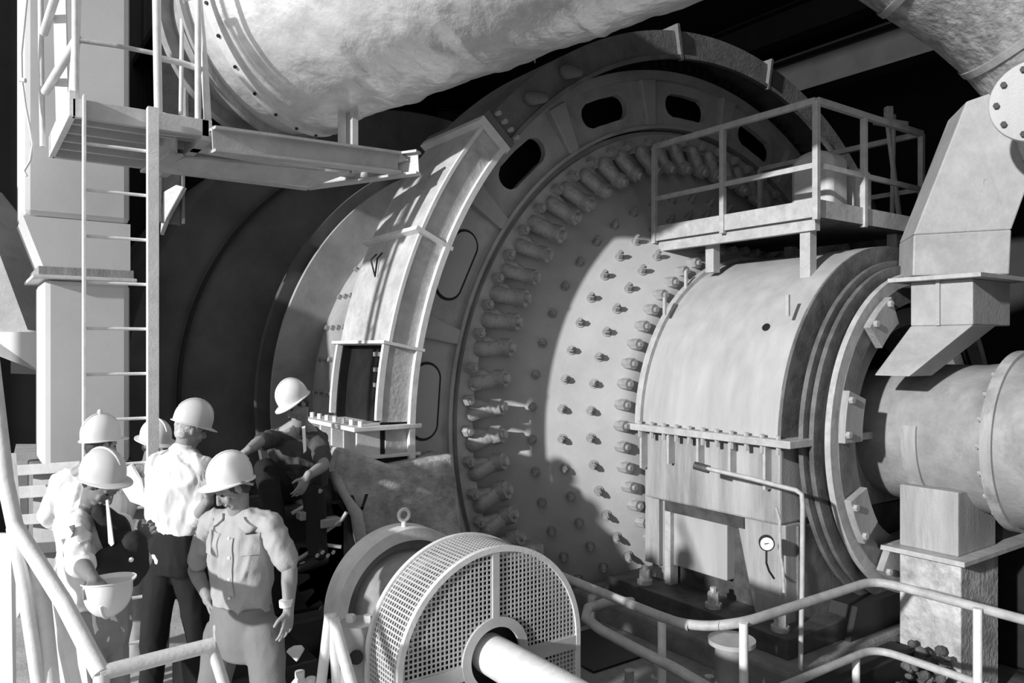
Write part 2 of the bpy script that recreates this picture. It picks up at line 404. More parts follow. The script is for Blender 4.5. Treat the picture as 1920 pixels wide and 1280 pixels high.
# front lip bead and joint flanges
def arc_bar(rm, y, t0, t1, w, h, m, name, n=60, par=gg):
    MB().lathe([(rm - w / 2, y - h / 2), (rm + w / 2, y - h / 2), (rm + w / 2, y + h / 2), (rm - w / 2, y + h / 2)], AX, t0, t1, n).build(name, m, par, 30)
arc_bar(3.885, 5.63, 139.9, 183, .05, .05, M_white, 'lip', 60)
arc_bar(4.15, 5.64, 139.9, 155.8, .03, .03, M_white, 'lip')
arc_bar(4.15, 5.64, 156.2, 169, .03, .03, M_white, 'lip')
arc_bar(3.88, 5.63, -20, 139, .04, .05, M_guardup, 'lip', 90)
def joint(t, m, ext=.05, w=.5):
    b = MB(); y0, y1 = 5.6, 6.66
    for ra, rb, ya, yb in ((3.84, 4.14, y0, y0 + .045), (4.14, 4.22, y0, y1), ):
        b.lathe([(ra, ya), (rb, ya), (rb, yb), (ra, yb)], AX, t - w / 2, t + w / 2, 2)
    return b.build('joint_flange', m, gg)
joint(155.8, M_white, w=.5); joint(139.6, M_white, w=.9); joint(138.6, M_guardup, w=.9); joint(100, M_guardup); joint(78, M_guardup)
# light straps / bolts on the upper joint
for k in range(4):
    b = MB(); p = polar(4.0, 138.2, 5.62 + .0) ; q = polar(3.87 + .09 * k, 137.6, 5.6)
    b.cyl(q, q + Vector((0, -.05, 0)), .022, n=6); b.build('joint_bolt', M_bolt, gg)
for t in (131.5, 124.0): 
    p = polar(4.02, t, 5.62); b = MB(); b.cap(p, .07, p + Vector((.12, -.03, .02)), .05); b.build('grease_fitting', M_guardup, gg, 60)
# loop handle on the lower segment rim
b = MB(); p = polar(4.19, 159.3, 6.15); b.tube([p + Vector((0, -.06, .08)), p + Vector((-.05, -.07, .03)), p + Vector((-.04, 0, -.12)), p + Vector((-.05, .06, .03)), p + Vector((0, .05, .08))], .008, 6)
b.build('lifting_loop', M_dark, gg)
# opening with frame and the side cheek below
arc_bar(4.17, 5.66, 169, 177.8, .05, .04, M_white, 'opening_edge'); arc_bar(4.17, 6.59, 169, 177.8, .05, .04, M_white, 'opening_edge')
MB().lathe([(3.87, 5.65), (4.15, 5.65), (4.15, 5.67), (3.87, 5.67)], AX, 169.3, 178, 24).build('cheek_plate', M_guard, gg)
MB().lathe([(3.87, 6.58), (4.15, 6.58), (4.15, 6.6), (3.87, 6.6)], AX, 169.3, 178, 24).build('cheek_plate', M_guard, gg)
joint(169.2, M_white, w=.35)
MB().lathe([(3.86, 5.675), (4.14, 5.675), (4.14, 5.69), (3.86, 5.69)], AX, 165, 183, 24).build('shade_liner', M_dark, gg)  # added black liners stand in for the shade inside the opening
MB().lathe([(3.86, 6.56), (4.14, 6.56), (4.14, 6.575), (3.86, 6.575)], AX, 165, 183, 24).build('shade_liner', M_dark, gg)
MB().lathe([(4.04, 5.9), (4.06, 5.9), (4.06, 6.56), (4.04, 6.56)], AX, 160, 184, 24).build('shade_liner', M_dark, gg)
# lower split flange with ribs and bolts
b = MB(); b.box((2.5, 5.6, 1.585), (3.1, 6.75, 1.62)).build('split_flange', M_white, gg, bevel=.004)
b = MB(); b.box((2.45, 5.62, 1.36), (3.1, 6.78, 1.385)).build('split_flange', M_white, gg, bevel=.004)
for k in range(7):
    y = 5.66 + k * .17
    MB().cyl((2.58, y, 1.62), (2.58, y, 1.665), .02, n=6).build('flange_nut', M_white, gg)
for k in range(5): MB().box((2.56, 5.68 + k * .25, 1.385), (3.0, 5.705 + k * .25, 1.585)).build('stiffener', M_white, gg)
MB().box((2.8, 5.66, 1.385), (3.06, 6.7, 1.585)).build('split_box', M_guard, gg)
# greasy lower casing reaching down to the foundation
b = MB()
poly = [W(640, 838, 5.9), W(735, 872, 6.05), W(850, 850, 6.3), W(868, 1010, 6.3), W(830, 1075, 6.2), W(700, 1075, 5.95), W(676, 1010, 5.9), W(668, 965, 5.9), W(646, 930, 5.9), W(622, 895, 5.9)]
n_ = (poly[2] - poly[0]).cross(poly[5] - poly[0]).normalized(); o_ = poly[0]
poly = [p - n_ * (p - o_).dot(n_) for p in poly]
b.prism(poly, -n_ * .5 if n_.dot(FW) < 0 else n_ * .5)
casing = b.build('lower_casing', M_grime, gg, bevel=.03)
edge = [W(x, y, 5.86) for x, y in ((628, 880), (634, 905), (650, 935), (668, 962), (674, 1000), (682, 1030))]
MB().tube(edge, [.05, .04, .035, .05, .05, .05], 8).build('casing_edge', M_guard, gg, 60)
for x, y in ((641, 882), (650, 872), (672, 1015), (678, 1055)):
    p = W(x, y, 5.84); MB().cyl(p, p - FW * .03, .018, n=8).build('casing_bolt', M_bolt, gg)
MB().box((2.9, 5.9, -.6), (4.6, 6.4, .35)).build('casing_foot', M_grime, gg)

# ================================================================== PINION HOUSING (dark, open)
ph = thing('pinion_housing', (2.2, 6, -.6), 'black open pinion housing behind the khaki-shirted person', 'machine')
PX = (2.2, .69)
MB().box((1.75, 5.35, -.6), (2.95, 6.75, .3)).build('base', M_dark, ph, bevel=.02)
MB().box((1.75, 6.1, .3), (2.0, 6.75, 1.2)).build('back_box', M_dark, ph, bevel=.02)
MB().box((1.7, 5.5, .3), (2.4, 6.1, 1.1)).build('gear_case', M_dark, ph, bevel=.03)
b = MB()
for k in range(22):
    t = 2 * math.pi * k / 22; u = Vector((math.cos(t), 0, math.sin(t))); w = Vector((-u.z, 0, u.x)); c = Vector((2.5, 5.5, .62))
    b.hexa([c + u * .38 - w * .045, c + u * .38 + w * .045, c + u * .38 + w * .045 + Vector((0, .45, 0)), c + u * .38 - w * .045 + Vector((0, .45, 0)),
            c + u * .5 - w * .022, c + u * .5 + w * .022, c + u * .5 + w * .022 + Vector((0, .45, 0)), c + u * .5 - w * .022 + Vector((0, .45, 0))])
b.lathe([(.05, 5.5), (.4, 5.5), (.4, 5.95), (.05, 5.95)], (2.5, .62), n=44)
b.build('pinion', M_teeth, ph)
for seg in ([(548, 962), (585, 940), (602, 918)], [(605, 1000), (640, 975), (650, 960)], [(557, 1050), (590, 1028), (615, 1022), (640, 1025)]):
    MB().tube([W(x, y, 5.35) for x, y in seg], .014, 8).build('cover_edge', M_rail, ph, 60)
for k in range(2):
    p = W(572 + 38 * k, 965 + 14 * k, 5.35); MB().box(p - Vector((.05, .05, .03)), p + Vector((.1, .05, .03))).build('toolbox_lug', M_clutch, ph, bevel=.01)
for k in range(4):
    p = W(596 + k * 10, 1040 - (k % 2) * 6, 5.1); MB().cyl(p, p - FW * .03, .012, n=6).build('cover_bolt', M_rail, ph)
# mottled rotor remains seen in the opening: pinion teeth behind the guard window
b = MB()
for k in range(6):
    z = 1.78 + k * .13
    b.hexa([(2.86, 5.72, z), (2.98, 5.72, z + .02), (2.98, 6.02, z + .02), (2.86, 6.02, z), (2.86, 5.72, z + .035), (2.98, 5.72, z + .05), (2.98, 6.02, z + .05), (2.86, 6.02, z + .035)])
b.build('window_tooth', M_clutch, gg)

# ================================================================== MAIN BEARING HOUSING
bh = thing('bearing_housing', (AX[0], 4.5, -.6), 'large grey bearing housing with half round hood in front of the mill head', 'bearing housing')
hr = 1.66
b = MB(); b.lathe([(hr, 3.72), (hr, 5.25), (hr - .03, 5.25), (hr - .03, 3.72)], AX, 0, 180, 64); b.build('hood', M_hood, bh, 30)
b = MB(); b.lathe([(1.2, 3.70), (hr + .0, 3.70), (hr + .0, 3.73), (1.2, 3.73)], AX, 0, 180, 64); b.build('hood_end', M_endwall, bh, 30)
arc = MB(); arc.lathe([(hr - .02, 5.2), (hr + .04, 5.2), (hr + .04, 5.27), (hr - .02, 5.27)], AX, 0, 180, 64); arc.build('hood_rim', M_rail, bh, 30)
for (px, py) in ((1640, 520),): pass
MB().box((5.14, 3.55, 1.47), (8.66, 5.34, 1.53)).build('split_flange', M_rail, bh, bevel=.006)
for k in range(11):
    y = 3.68 + k * .15
    MB().cyl((5.18, y, 1.41), (5.18, y, 1.56), .02, n=6).build('flange_bolt', M_bolt, bh)
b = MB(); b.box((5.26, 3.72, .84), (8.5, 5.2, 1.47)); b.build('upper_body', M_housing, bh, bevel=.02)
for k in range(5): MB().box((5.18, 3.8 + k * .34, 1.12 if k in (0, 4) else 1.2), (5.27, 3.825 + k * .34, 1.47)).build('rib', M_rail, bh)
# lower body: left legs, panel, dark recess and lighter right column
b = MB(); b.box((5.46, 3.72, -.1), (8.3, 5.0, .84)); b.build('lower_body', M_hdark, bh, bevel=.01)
MB().hexa([(5.30, 3.70, -.1), (5.5, 3.70, -.1), (5.5, 4.02, -.1), (5.34, 3.98, -.1), (5.30, 3.70, .84), (5.5, 3.70, .84), (5.5, 4.2, .84), (5.32, 4.2, .84)]).build('leg_post', M_housing, bh, bevel=.01)
MB().box((5.36, 4.32, .24), (5.47, 4.93, .72)).build('window_panel', M_hood, bh, bevel=.01)
MB().box((5.30, 4.1, .74), (5.47, 4.98, .84)).build('window_frame', M_hdark, bh)
MB().box((5.32, 4.93, -.1), (5.42, 5.0, .80)).build('window_frame', M_rail, bh)
MB().box((5.40, 5.02, -.1), (5.62, 5.24, .9)).build('leg_post', M_housing, bh, bevel=.01)
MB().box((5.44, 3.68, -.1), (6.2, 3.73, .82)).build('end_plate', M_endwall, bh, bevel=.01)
MB().box((5.35, 5.1, .2), (5.45, 5.28, 1.4)).build('side_strut', M_housing, bh)
MB().box((5.05, 3.5, -.1), (8.6, 5.5, 0.06)).build('sole_plate', M_hdark, bh, bevel=.01)
for x, y in ((5.16, 5.1), (5.16, 4.3), (5.16, 3.65)):
    b = MB(); b.cyl((x, y, .06), (x, y, .1), .07, n=12); b.cyl((x, y, .1), (x, y, .19), .05, n=6); b.cyl((x, y, .19), (x, y, .23), .028, n=8); b.build('anchor_bolt', M_bolt, bh, 30)
# small bracket marks on the hood
for (px, py, d) in ((1246, 590, 7.4), (1286, 540, 7.65), (1477, 592, 6.25)):
    p = W(px, py, d); MB().bar(p, p + Vector((0, 0, .17)), .03, .02).build('lifting_pin', M_rail, bh)
p = W(1440, 617, 6.5); 
dirn = Vector((p.x - AX[0], 0, p.z - AX[1])).normalized(); pc = Vector((AX[0], p.y, AX[1])) + dirn * hr
MB().cyl(pc - dirn * .01, pc + dirn * .012, .035, n=20).build('plug', M_dark, bh)
# gauge, conduit
g = W(1437, 1016, 5.92); 
gd = CV(-.25, -1, 0).normalized()
gb = MB().cyl(g, g + gd * .05, .058, n=28).build('pressure_gauge', M_dark, bh, 30, label='round pressure gauge with black rim')
MB().cyl(g + gd * .051, g + gd * .054, .048, n=28).build('gauge_dial', M_face, gb)
MB().bar(g + gd * .056 + CV(-.02, 0, 0), g + gd * .056 + CV(.025, 0, .006), .006, .003, gd).build('gauge_needle', M_dark, gb)
MB().tube([g + Vector((0, 0, -.05)), g + CV(-.0, 0, -.16), g + CV(.02, 0, -.22), g + CV(.06, 0, -.28)], .008, 8).build('gauge_hose', M_dark, bh)
MB().tube([W(1455, 950, 5.9), W(1462, 975, 5.9), W(1463, 1040, 5.9), W(1468, 1065, 5.9), W(1470, 1110, 5.9)], .012, 8).build('small_pipe', M_rail, bh)
pts = [W(1305, 872, 6.25), W(1325, 878, 6.2), W(1400, 895, 5.95), W(1470, 913, 5.75), W(1493, 919, 5.68), W(1503, 926, 5.66), W(1505, 945, 5.66), W(1504, 1100, 5.66), W(1500, 1290, 5.66)]
MB().tube(pts, .018, 10).build('oil_pipe', M_rail, bh, 60)
MB().tube([W(1302, 872, 6.27), W(1330, 880, 6.2)], .032, 10).build('pipe_valve', M_hdark, bh, 60)

# concrete plinth below the bearing
pl = MB().box((4.85, 3.35, -.6), (8.8, 5.8, -.1)).build('concrete_plinth', M_conc, bevel=.03)
tag(pl, 'concrete plinth carrying the bearing housing', 'plinth')
pl = MB().box((3.0, 3.95, -.6), (4.85, 5.35, -.28)).build('concrete_plinth', M_conc, bevel=.03)
tag(pl, 'low stained concrete plinth between mesh guard and bearing housing', 'plinth')
# curved trough edge by the plinth
tr = thing('drain_trough', (4.3, 4.6, -.6), 'curved rimmed drain trough on the low plinth right of the mesh guard', 'trough')
MB().tube([W(1185, 1128, 5.9), W(1140, 1128, 5.75), W(1102, 1140, 5.55), W(1098, 1158, 5.4), W(1125, 1180, 5.3), W(1190, 1215, 5.1), W(1260, 1250, 4.95), W(1330, 1290, 4.8)], .035, 10).build('rim', M_rail, tr, 60)
MB().box((4.0, 4.5, -.29), (4.6, 5.2, -.26)).build('pan', M_dark, tr)

# ================================================================== SEAL RING
sr = thing('seal_ring', (AX[0], 3.58, -.2), 'split steel seal ring with bolted lugs around the dark trunnion mouth', 'ring')
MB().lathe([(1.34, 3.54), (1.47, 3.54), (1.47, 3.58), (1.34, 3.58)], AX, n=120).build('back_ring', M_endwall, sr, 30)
MB().lathe([(1.28, 3.44), (1.40, 3.44), (1.40, 3.49), (1.28, 3.49)], AX, n=120).build('front_ring', M_rail, sr, 30)
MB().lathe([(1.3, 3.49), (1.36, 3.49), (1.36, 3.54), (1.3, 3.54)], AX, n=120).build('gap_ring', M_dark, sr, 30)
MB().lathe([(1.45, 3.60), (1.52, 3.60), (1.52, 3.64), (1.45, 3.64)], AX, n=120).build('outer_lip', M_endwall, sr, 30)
for t in (128, 171, 209, 243):
    b = MB(); b.lathe([(1.08, 3.36), (1.33, 3.36), (1.33, 3.42), (1.08, 3.42)], AX, t - 9, t + 9, 10); lg = b.build('lug', M_housing, sr, bevel=.006)
    for a in (-6, 6):
        for rr in (1.3, ):
            p = polar(rr, t + a, 3.37); MB().cyl(p, p - Vector((0, .04, 0)), .028, n=6).build('lug_bolt', M_bolt, lg)
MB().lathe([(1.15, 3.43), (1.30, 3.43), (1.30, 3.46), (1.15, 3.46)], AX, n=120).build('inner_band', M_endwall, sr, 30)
MB().lathe([(.62, 4.3), (1.12, 4.0), (1.2, 3.5), (1.18, 3.48), (1.05, 4.0), (.6, 4.4)], AX, n=96).build('mouth_cone', M_dark, sr, 30)
# bearing lower casing below the ring: dark slope
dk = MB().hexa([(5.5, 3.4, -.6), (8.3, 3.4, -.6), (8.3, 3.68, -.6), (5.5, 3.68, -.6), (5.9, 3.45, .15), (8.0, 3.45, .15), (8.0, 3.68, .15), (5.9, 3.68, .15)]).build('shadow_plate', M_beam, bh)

# ================================================================== FEED PIPE, CHUTE, PEDESTAL
fp = thing('feed_pipe', (AX[0], 3, .9), 'thick mottled grey feed pipe entering the trunnion mouth from the right', 'pipe')
MB().lathe([(.52, 4.1), (.56, 3.8), (.6, 3.55), (.6, 2.9), (.63, 2.68), (.56, 2.68), (.5, 4.1)], AX, n=96).build('pipe_body', M_pipe, fp, 30)
MB().lathe([(.6, 2.58), (.72, 2.58), (.72, 2.66), (.6, 2.66)], AX, n=96).build('pipe_flange', M_housing, fp, 30)
MB().lathe([(.68, 1.7), (.69, 2.58), (.6, 2.58), (.6, 1.7)], AX, n=96).build('pipe_body', M_pipe, fp, 30)
MB().lathe([(.60, 3.18), (.625, 3.18), (.625, 3.3), (.60, 3.3)], AX, 170, 290, n=40).build('patch_band', M_housing, fp, 30)
for k in range(20):
    t = 18 * k; p = polar(.66, t, 2.67); MB().cyl(p - Vector((0, .02, 0)), p + Vector((0, .035, 0)), .018, n=6).build('flange_bolt', M_bolt, fp)

fc = thing('feed_chute', (6.7, 3, 2.1), 'tall tapered grey feed chute with bolted flange dropping into the feed pipe', 'chute')
cx0, cx1, cy0, cy1 = 6.36, 7.02, 2.78, 3.26
b = MB(); b.box((cx0, cy0, 2.42), (cx1, cy1, 2.78)); 
b.hexa([(5.98, cy0 + .3, 2.02), (6.35, cy0 + .3, 2.02), (6.35, cy1 + .1, 2.02), (5.98, cy1 + .1, 2.02), (cx0, cy0, 2.42), (cx1 - .25, cy0, 2.42), (cx1 - .25, cy1, 2.42), (cx0, cy1, 2.42)])
b.build('lower_chute', M_chute, fc, bevel=.01)
MB().box((cx0 - .02, 3.02, 2.42), (cx0 + .0, 3.05, 2.78)).build('rib', M_chute, fc)
MB().box((cx0 - .1, cy0 - .1, 2.78), (cx1 + .12, cy1 + .14, 2.815)).build('flange', M_rail, fc, bevel=.004)
# upper chute, walls splay upward to the right
q0 = W(1711, 517, 6.35); q1 = W(1893, 514, 6.2); q2 = W(1713, 440, 6.35); q3 = W(1897, 430, 6.15); q4 = W(1812, 190, 6.35); q5 = W(2010, 120, 6.1)
back = CV(.25, .9, 0).normalized() * .55
b = MB(); b.prism([q0, q1, q3, q2], back); b.prism([q2, q3, q5, q4], back); b.build('upper_chute', M_chute, fc, bevel=.012)
nrm = CV(-.08, -1, 0).normalized()
MB().prism([p + nrm * .005 for p in (W(1838, 336, 6.28), W(1874, 334, 6.26), W(1870, 428, 6.26), W(1834, 430, 6.28))], nrm * .03).build('hatch', M_chute, fc, bevel=.004)
MB().prism([p + nrm * .01 for p in (W(1873, 336, 6.24), W(1881, 334, 6.24), W(1876, 425, 6.24), W(1868, 428, 6.24))], nrm * .02).build('hatch_slot', M_dark, fc)

pd = thing('pipe_pedestal', (6.6, 3, -.6), 'square grey pedestal with flange plates under the feed pipe', 'pedestal')
MB().box((6.3, 2.86, .62), (6.95, 3.32, 1.12)).build('upper_column', M_housing, pd, bevel=.01)
MB().box((6.18, 2.76, .58), (7.6, 3.42, .62)).build('flange', M_rail, pd, bevel=.004)
MB().box((6.3, 2.84, -.6), (6.95, 3.32, .58)).build('lower_column', M_grime, pd, bevel=.01)
MB().box((7.0, 2.9, .62), (7.7, 3.4, .9)).build('side_saddle', M_beam, pd)
# more dark machine right side
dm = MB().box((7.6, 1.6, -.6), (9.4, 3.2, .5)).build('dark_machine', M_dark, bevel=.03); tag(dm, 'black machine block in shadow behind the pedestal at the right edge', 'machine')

# ================================================================== RIGHT SERVICE PLATFORM
sp = thing('service_platform', (6.7, 4.7, 3.36), 'railed steel service platform standing on the bearing hood', 'platform')
px0, px1, py0, py1, pz = 5.87, 7.62, 3.8, 5.66, 3.36
MB().box((px0, py0, pz - .02), (px1, py1, pz + .03)).build('deck_plate', M_hdark, sp)
for p0, p1 in (((px0, py0), (px0, py1)), ((px0, py0), (px1, py0)), ((px1, py0), (px1, py1))):
    MB().bar((p0[0], p0[1], pz + .06), (p1[0], p1[1], pz + .06), .012, .15).build('toe_board', M_rail, sp)
    MB().bar((p0[0], p0[1], pz + .96), (p1[0], p1[1], pz + .96), .055, .055).build('top_rail', M_rail, sp, bevel=.006)
    MB().bar((p0[0], p0[1], pz + .42), (p1[0], p1[1], pz + .42), .03, .045).build('mid_rail', M_rail, sp)
for x, y in ((px0, py0), (px0, 4.78), (px0, py1), (6.6, py0), (px1, py0), (px1, py1)):
    MB().bar((x, y, pz - .04), (x, y, pz + .96), .05, .05, Vector((0, 1, 0))).build('rail_post', M_rail, sp, bevel=.004)
for x, y, z in ((6.05, 5.05, 2.98), (5.98, 3.95, 2.78), (7.4, 3.95, 3.0), (7.4, 5.1, 3.0)):
    MB().bar((x, y, z), (x, y, pz - .02), .1, .1, Vector((0, 1, 0))).build('support_leg', M_rail, sp, bevel=.004)
MB().box((px0 + .03, py0 + .03, pz - .12), (px0 + .1, py1 - .03, pz - .02)).build('edge_beam', M_rail, sp)
# two round-topped housings on the platform
def dome_box(c, w, dp, h, label):
    r = thing('motor_cover', c, label, 'cover', 'round topped covers on the service platform')
    b = MB(); c = Vector(c); poly = []
    for k in range(17):
        t = math.pi * k / 16; poly.append(c + Vector((0, math.cos(t) * w / 2, h - w * .3 + math.sin(t) * w * .3)))
    poly += [c + Vector((0, -w / 2, 0)), c + Vector((0, w / 2, 0))]
    b.prism(poly, (dp, 0, 0)); b.build('shell', M_plat, r, 50, bevel=.05)
    MB().box(c + Vector((-.03, -w / 2 - .02, 0)), c + Vector((dp + .03, w / 2 + .02, .03))).build('base_plate', M_rail, r)
dome_box((6.34, 4.17, pz + .03), .42, .3, .66, 'broad round-topped grey cover on the right platform, nearest the corner')
dome_box((6.72, 4.02, pz + .03), .24, .22, .52, 'narrow round-topped grey cover, right one of the two on the platform')
vp = thing('valve_post', W(1690, 430, 7.6), 'upright twin post with a small box on top behind the right platform', 'post')
MB().bar(W(1690, 440, 7.6), W(1662, 210, 7.6), .035, .035).build('post', M_rail, vp); MB().bar(W(1672, 440, 7.6), W(1676, 215, 7.6), .03, .03).build('post', M_rail, vp)
MB().bar(W(1640, 226, 7.6), W(1700, 236, 7.6), .08, .07).build('cross_box', M_rail, vp, bevel=.01); MB().bar(W(1666, 232, 7.6), W(1666, 200, 7.6), .07, .07, RT).build('head_box', M_rail, vp, bevel=.01)

# ================================================================== TOP RIGHT ELBOW DUCT
ed = thing('lagged_elbow_duct', W(1990, 0, 6), 'rough lagged elbow duct crossing the top right corner', 'duct')
pts = [W(x, y, d) for x, y, d in ((1640, -330, 6.1), (1760, -262, 6.05), (1838, -213, 6.0), (1950, -140, 6.0), (2040, -62, 6.0), (2110, 20, 6.0), (2160, 110, 6.0), (2190, 230, 6.0))]
MB().tube(pts, 1.07, 64).build('lagging', M_elbow, ed, 60)
for i, (x, y) in enumerate(((1812, 22), (1803, 60), (1850, 95), (1752, 14), (1880, 98))):
    pass
for i in (2, 4):
    d = (pts[i + 1] - pts[i - 1]).normalized(); MB().tube([pts[i] - d * .03, pts[i] + d * .03], 1.085, 64).build('band', M_rail, ed, 60)
bf = thing('blind_flange', W(1930, 215, 5.4), 'round pale blind flange disc at the right edge under the elbow duct', 'flange')
c = W(1942, 190, 5.6); dd = CV(-.55, -.8, -.1).normalized()
MB().cyl(c, c + dd * .06, .29, n=48).build('disc', M_hood, bf, 30, bevel=.006)
a, bb = frame(dd)
for k in range(10):
    t = 2 * math.pi * k / 10; p = c + dd * .06 + (a * math.cos(t) + bb * math.sin(t)) * .24
    MB().cyl(p, p + dd * .025, .022, n=6).build('flange_bolt', M_dark, bf)
MB().cyl(c - dd * .3, c, .2, n=32).build('nozzle', M_chute, bf, 30)

# ================================================================== BIG CLAD DUCT
cd = thing('clad_duct', W(560, 40, 6.5), 'big bright metal-clad duct slanting up across the top left of the picture', 'duct')
A0 = W(548, 40, 6.6); dv = CV(.79, -.40, .13).normalized(); rad = .93
def ductpt(s): return A0 + dv * s
# slightly dented cladding sheets
b = MB(); n = 96; rings = []; a, bb = frame(dv); L = 3.7; m_ = 90
for i in range(m_ + 1):
    s = L * i / m_; ring = []
    for k in range(n):
        t = 2 * math.pi * k / n
        p = ductpt(s); dr = noise.noise(Vector((s * 3.0, math.cos(t) * 2.2, math.sin(t) * 2.2))) * .016 + noise.noise(Vector((s * 12, math.cos(t) * 5, math.sin(t) * 5))) * .010
        seam = .012 if (s % .86) < .05 else 0
        ring.append(b.v(p + (a * math.cos(t) + bb * math.sin(t)) * (rad + dr + seam)))
    rings.append(ring)
for i in range(m_):
    for k in range(n): b.face([rings[i][k], rings[i][(k + 1) % n], rings[i + 1][(k + 1) % n], rings[i + 1][k]])
b.face(rings[0][::-1]); b.face(rings[-1])
b.build('cladding', M_duct, cd, 50)
MB().tube([ductpt(-.02), ductpt(.05)], rad + .05, 96).build('end_band', M_white, cd, 40)
MB().tube([ductpt(-.26), ductpt(-.02)], [rad - .04, rad - .01], 96).build('collar', M_duct, cd, 40)
MB().tube([ductpt(-.30), ductpt(-.26)], rad + .03, 96).build('flange', M_housing, cd, 40)
MB().tube([ductpt(-.62), ductpt(-.30)], [rad - .22, rad - .16], 96).build('bellows', M_clutch, cd, 40)
MB().tube([ductpt(-.68), ductpt(-.62)], rad - .1, 96).build('flange', M_clutch, cd, 40)
for k in range(26):
    t = 2 * math.pi * k / 26; p = ductpt(.015) + (a * math.cos(t) + bb * math.sin(t)) * (rad + .05)
    u = (p - ductpt(.015)).normalized(); MB().cyl(p - u * .01, p + u * .012, .014, n=8).build('rivet', M_dark, cd)
# saddle legs down to the beam frame
for x in (641, 664):
    MB().bar(W(x, 205, 6.35), W(x, 281, 6.35), .05, .05, Vector((0, 1, 0))).build('saddle_leg', M_plat, cd)
MB().prism([W(641, 215, 6.38), W(664, 205, 6.38), W(664, 282, 6.38), W(641, 278, 6.38)], FW * .02).build('saddle_plate', M_plat, cd)

# ================================================================== LEFT COLUMN DUCT
lc = thing('square_duct_column', (.85, 7.7, 1.2), 'tall smooth pale square duct column behind the ladder', 'column')
MB().box((.56, 7.3, 1.25), (1.2, 8.1, 2.8)).build('lower_shaft', M_column, lc, bevel=.05)
MB().hexa([(.56, 7.3, 2.9), (1.2, 7.3, 2.9), (1.2, 8.1, 2.9), (.56, 8.1, 2.9), (.42, 7.3, 3.3), (1.2, 7.3, 3.3), (1.2, 8.1, 3.3), (.42, 8.1, 3.3)]).build('middle_shaft', M_column, lc)
MB().box((.42, 7.3, 3.3), (1.2, 8.1, 8.4)).build('upper_shaft', M_column, lc, bevel=.05)
MB().box((.48, 7.22, 2.80), (1.24, 8.16, 2.83)).build('flange', M_white, lc, bevel=.005); MB().box((.52, 7.25, 2.83), (1.22, 8.14, 2.9)).build('flange', M_housing, lc, bevel=.005)
MB().box((.5, 7.3, 0.002), (1.25, 8.1, 1.25)).build('footing', M_conc, lc, bevel=.02)
w_ = thing('hanging_cable', W(50, 150, 5.6), 'thin white cable hanging down left of the duct column', 'cable')
MB().tube([W(x, y, 5.9) for x, y in ((52, -20), (44, 60), (40, 100), (41, 148), (48, 200), (56, 240), (61, 270), (57, 300), (45, 320), (50, 330))], .009, 8).build('cord', M_white, w_, 60)
MB().cyl(W(38, 150, 5.9), W(48, 151, 5.9), .018, n=10).build('connector', M_white, w_)

# leftmost chute and far structures
hp = thing('hopper', W(20, 640, 7.4), 'pale folded hopper at the left edge below the hanging cable', 'hopper')
MB().prism([W(-120, 330, 7.4), W(0, 478, 7.4), W(52, 618, 7.4), W(76, 622, 7.4), W(-120, 622, 7.4)], CV(.1, .8, 0)).build('upper_panel', M_chute, hp)
MB().prism([W(-120, 622, 7.3), W(76, 622, 7.3), W(77, 698, 7.3), W(0, 645, 7.3), W(-120, 560, 7.3)], CV(.1, .8, 0)).build('lower_panel', M_column, hp)
MB().hexa([W(20, 700, 7.9), W(78, 702, 7.9), W(78, 702, 8.3), W(20, 700, 8.3), W(20, 640, 7.9), W(78, 690, 7.9), W(78, 690, 8.3), W(20, 640, 8.3)]).build('outlet', M_beam, hp)
bk = MB().box((-2.2, 11.2, -.6), (1.1, 11.4, 9)).build('dark_partition', M_wall); tag(bk, 'dark partition panel behind the hopper and duct column', 'partition')
fb = MB().box((-2.3, 7.8, 0), (-.42, 8.2, 3.9)).build('far_wall_block', M_white); tag(fb, 'bright pale panel at the far left edge above the hopper', 'panel')
# stairs at left
stt = thing('side_steps', (-.1, 6, 0), 'pale open steel steps behind the white-shirted people at left', 'stairs')
for i, (ya, yb) in enumerate(((872, 892), (912, 935), (965, 985), (1020, 1040), (1075, 1092))):
    dpt = 5.6 - .12 * i
    MB().hexa([W(28, yb, dpt), W(150, yb - 8, dpt), W(150, yb - 8, dpt + .3), W(28, yb, dpt + .3), W(28, ya, dpt), W(150, ya - 8, dpt), W(150, ya - 8, dpt + .3), W(28, ya, dpt + .3)]).build('tread', M_deck, stt, bevel=.005)
MB().bar(W(20, 860, 5.3), W(42, 1150, 4.9), .04, .2).build('stringer', M_white, stt)
MB().prism([W(62, 880, 5.75), W(160, 880, 5.75), W(160, 1200, 5.3), W(62, 1200, 5.3)], FW * .02).build('riser_panel', M_chute, stt)
pq = [W(20, 878, 7.2), W(135, 872, 7.2), W(160, 830, 9), W(30, 820, 9)]; pf = MB().hexa([(p.x, p.y, 0) for p in pq] + [(p.x, p.y, 1.12) for p in pq]).build('landing_block', M_deck); tag(pf, 'pale landing block behind the steps at the foot of the column', 'landing')
MB

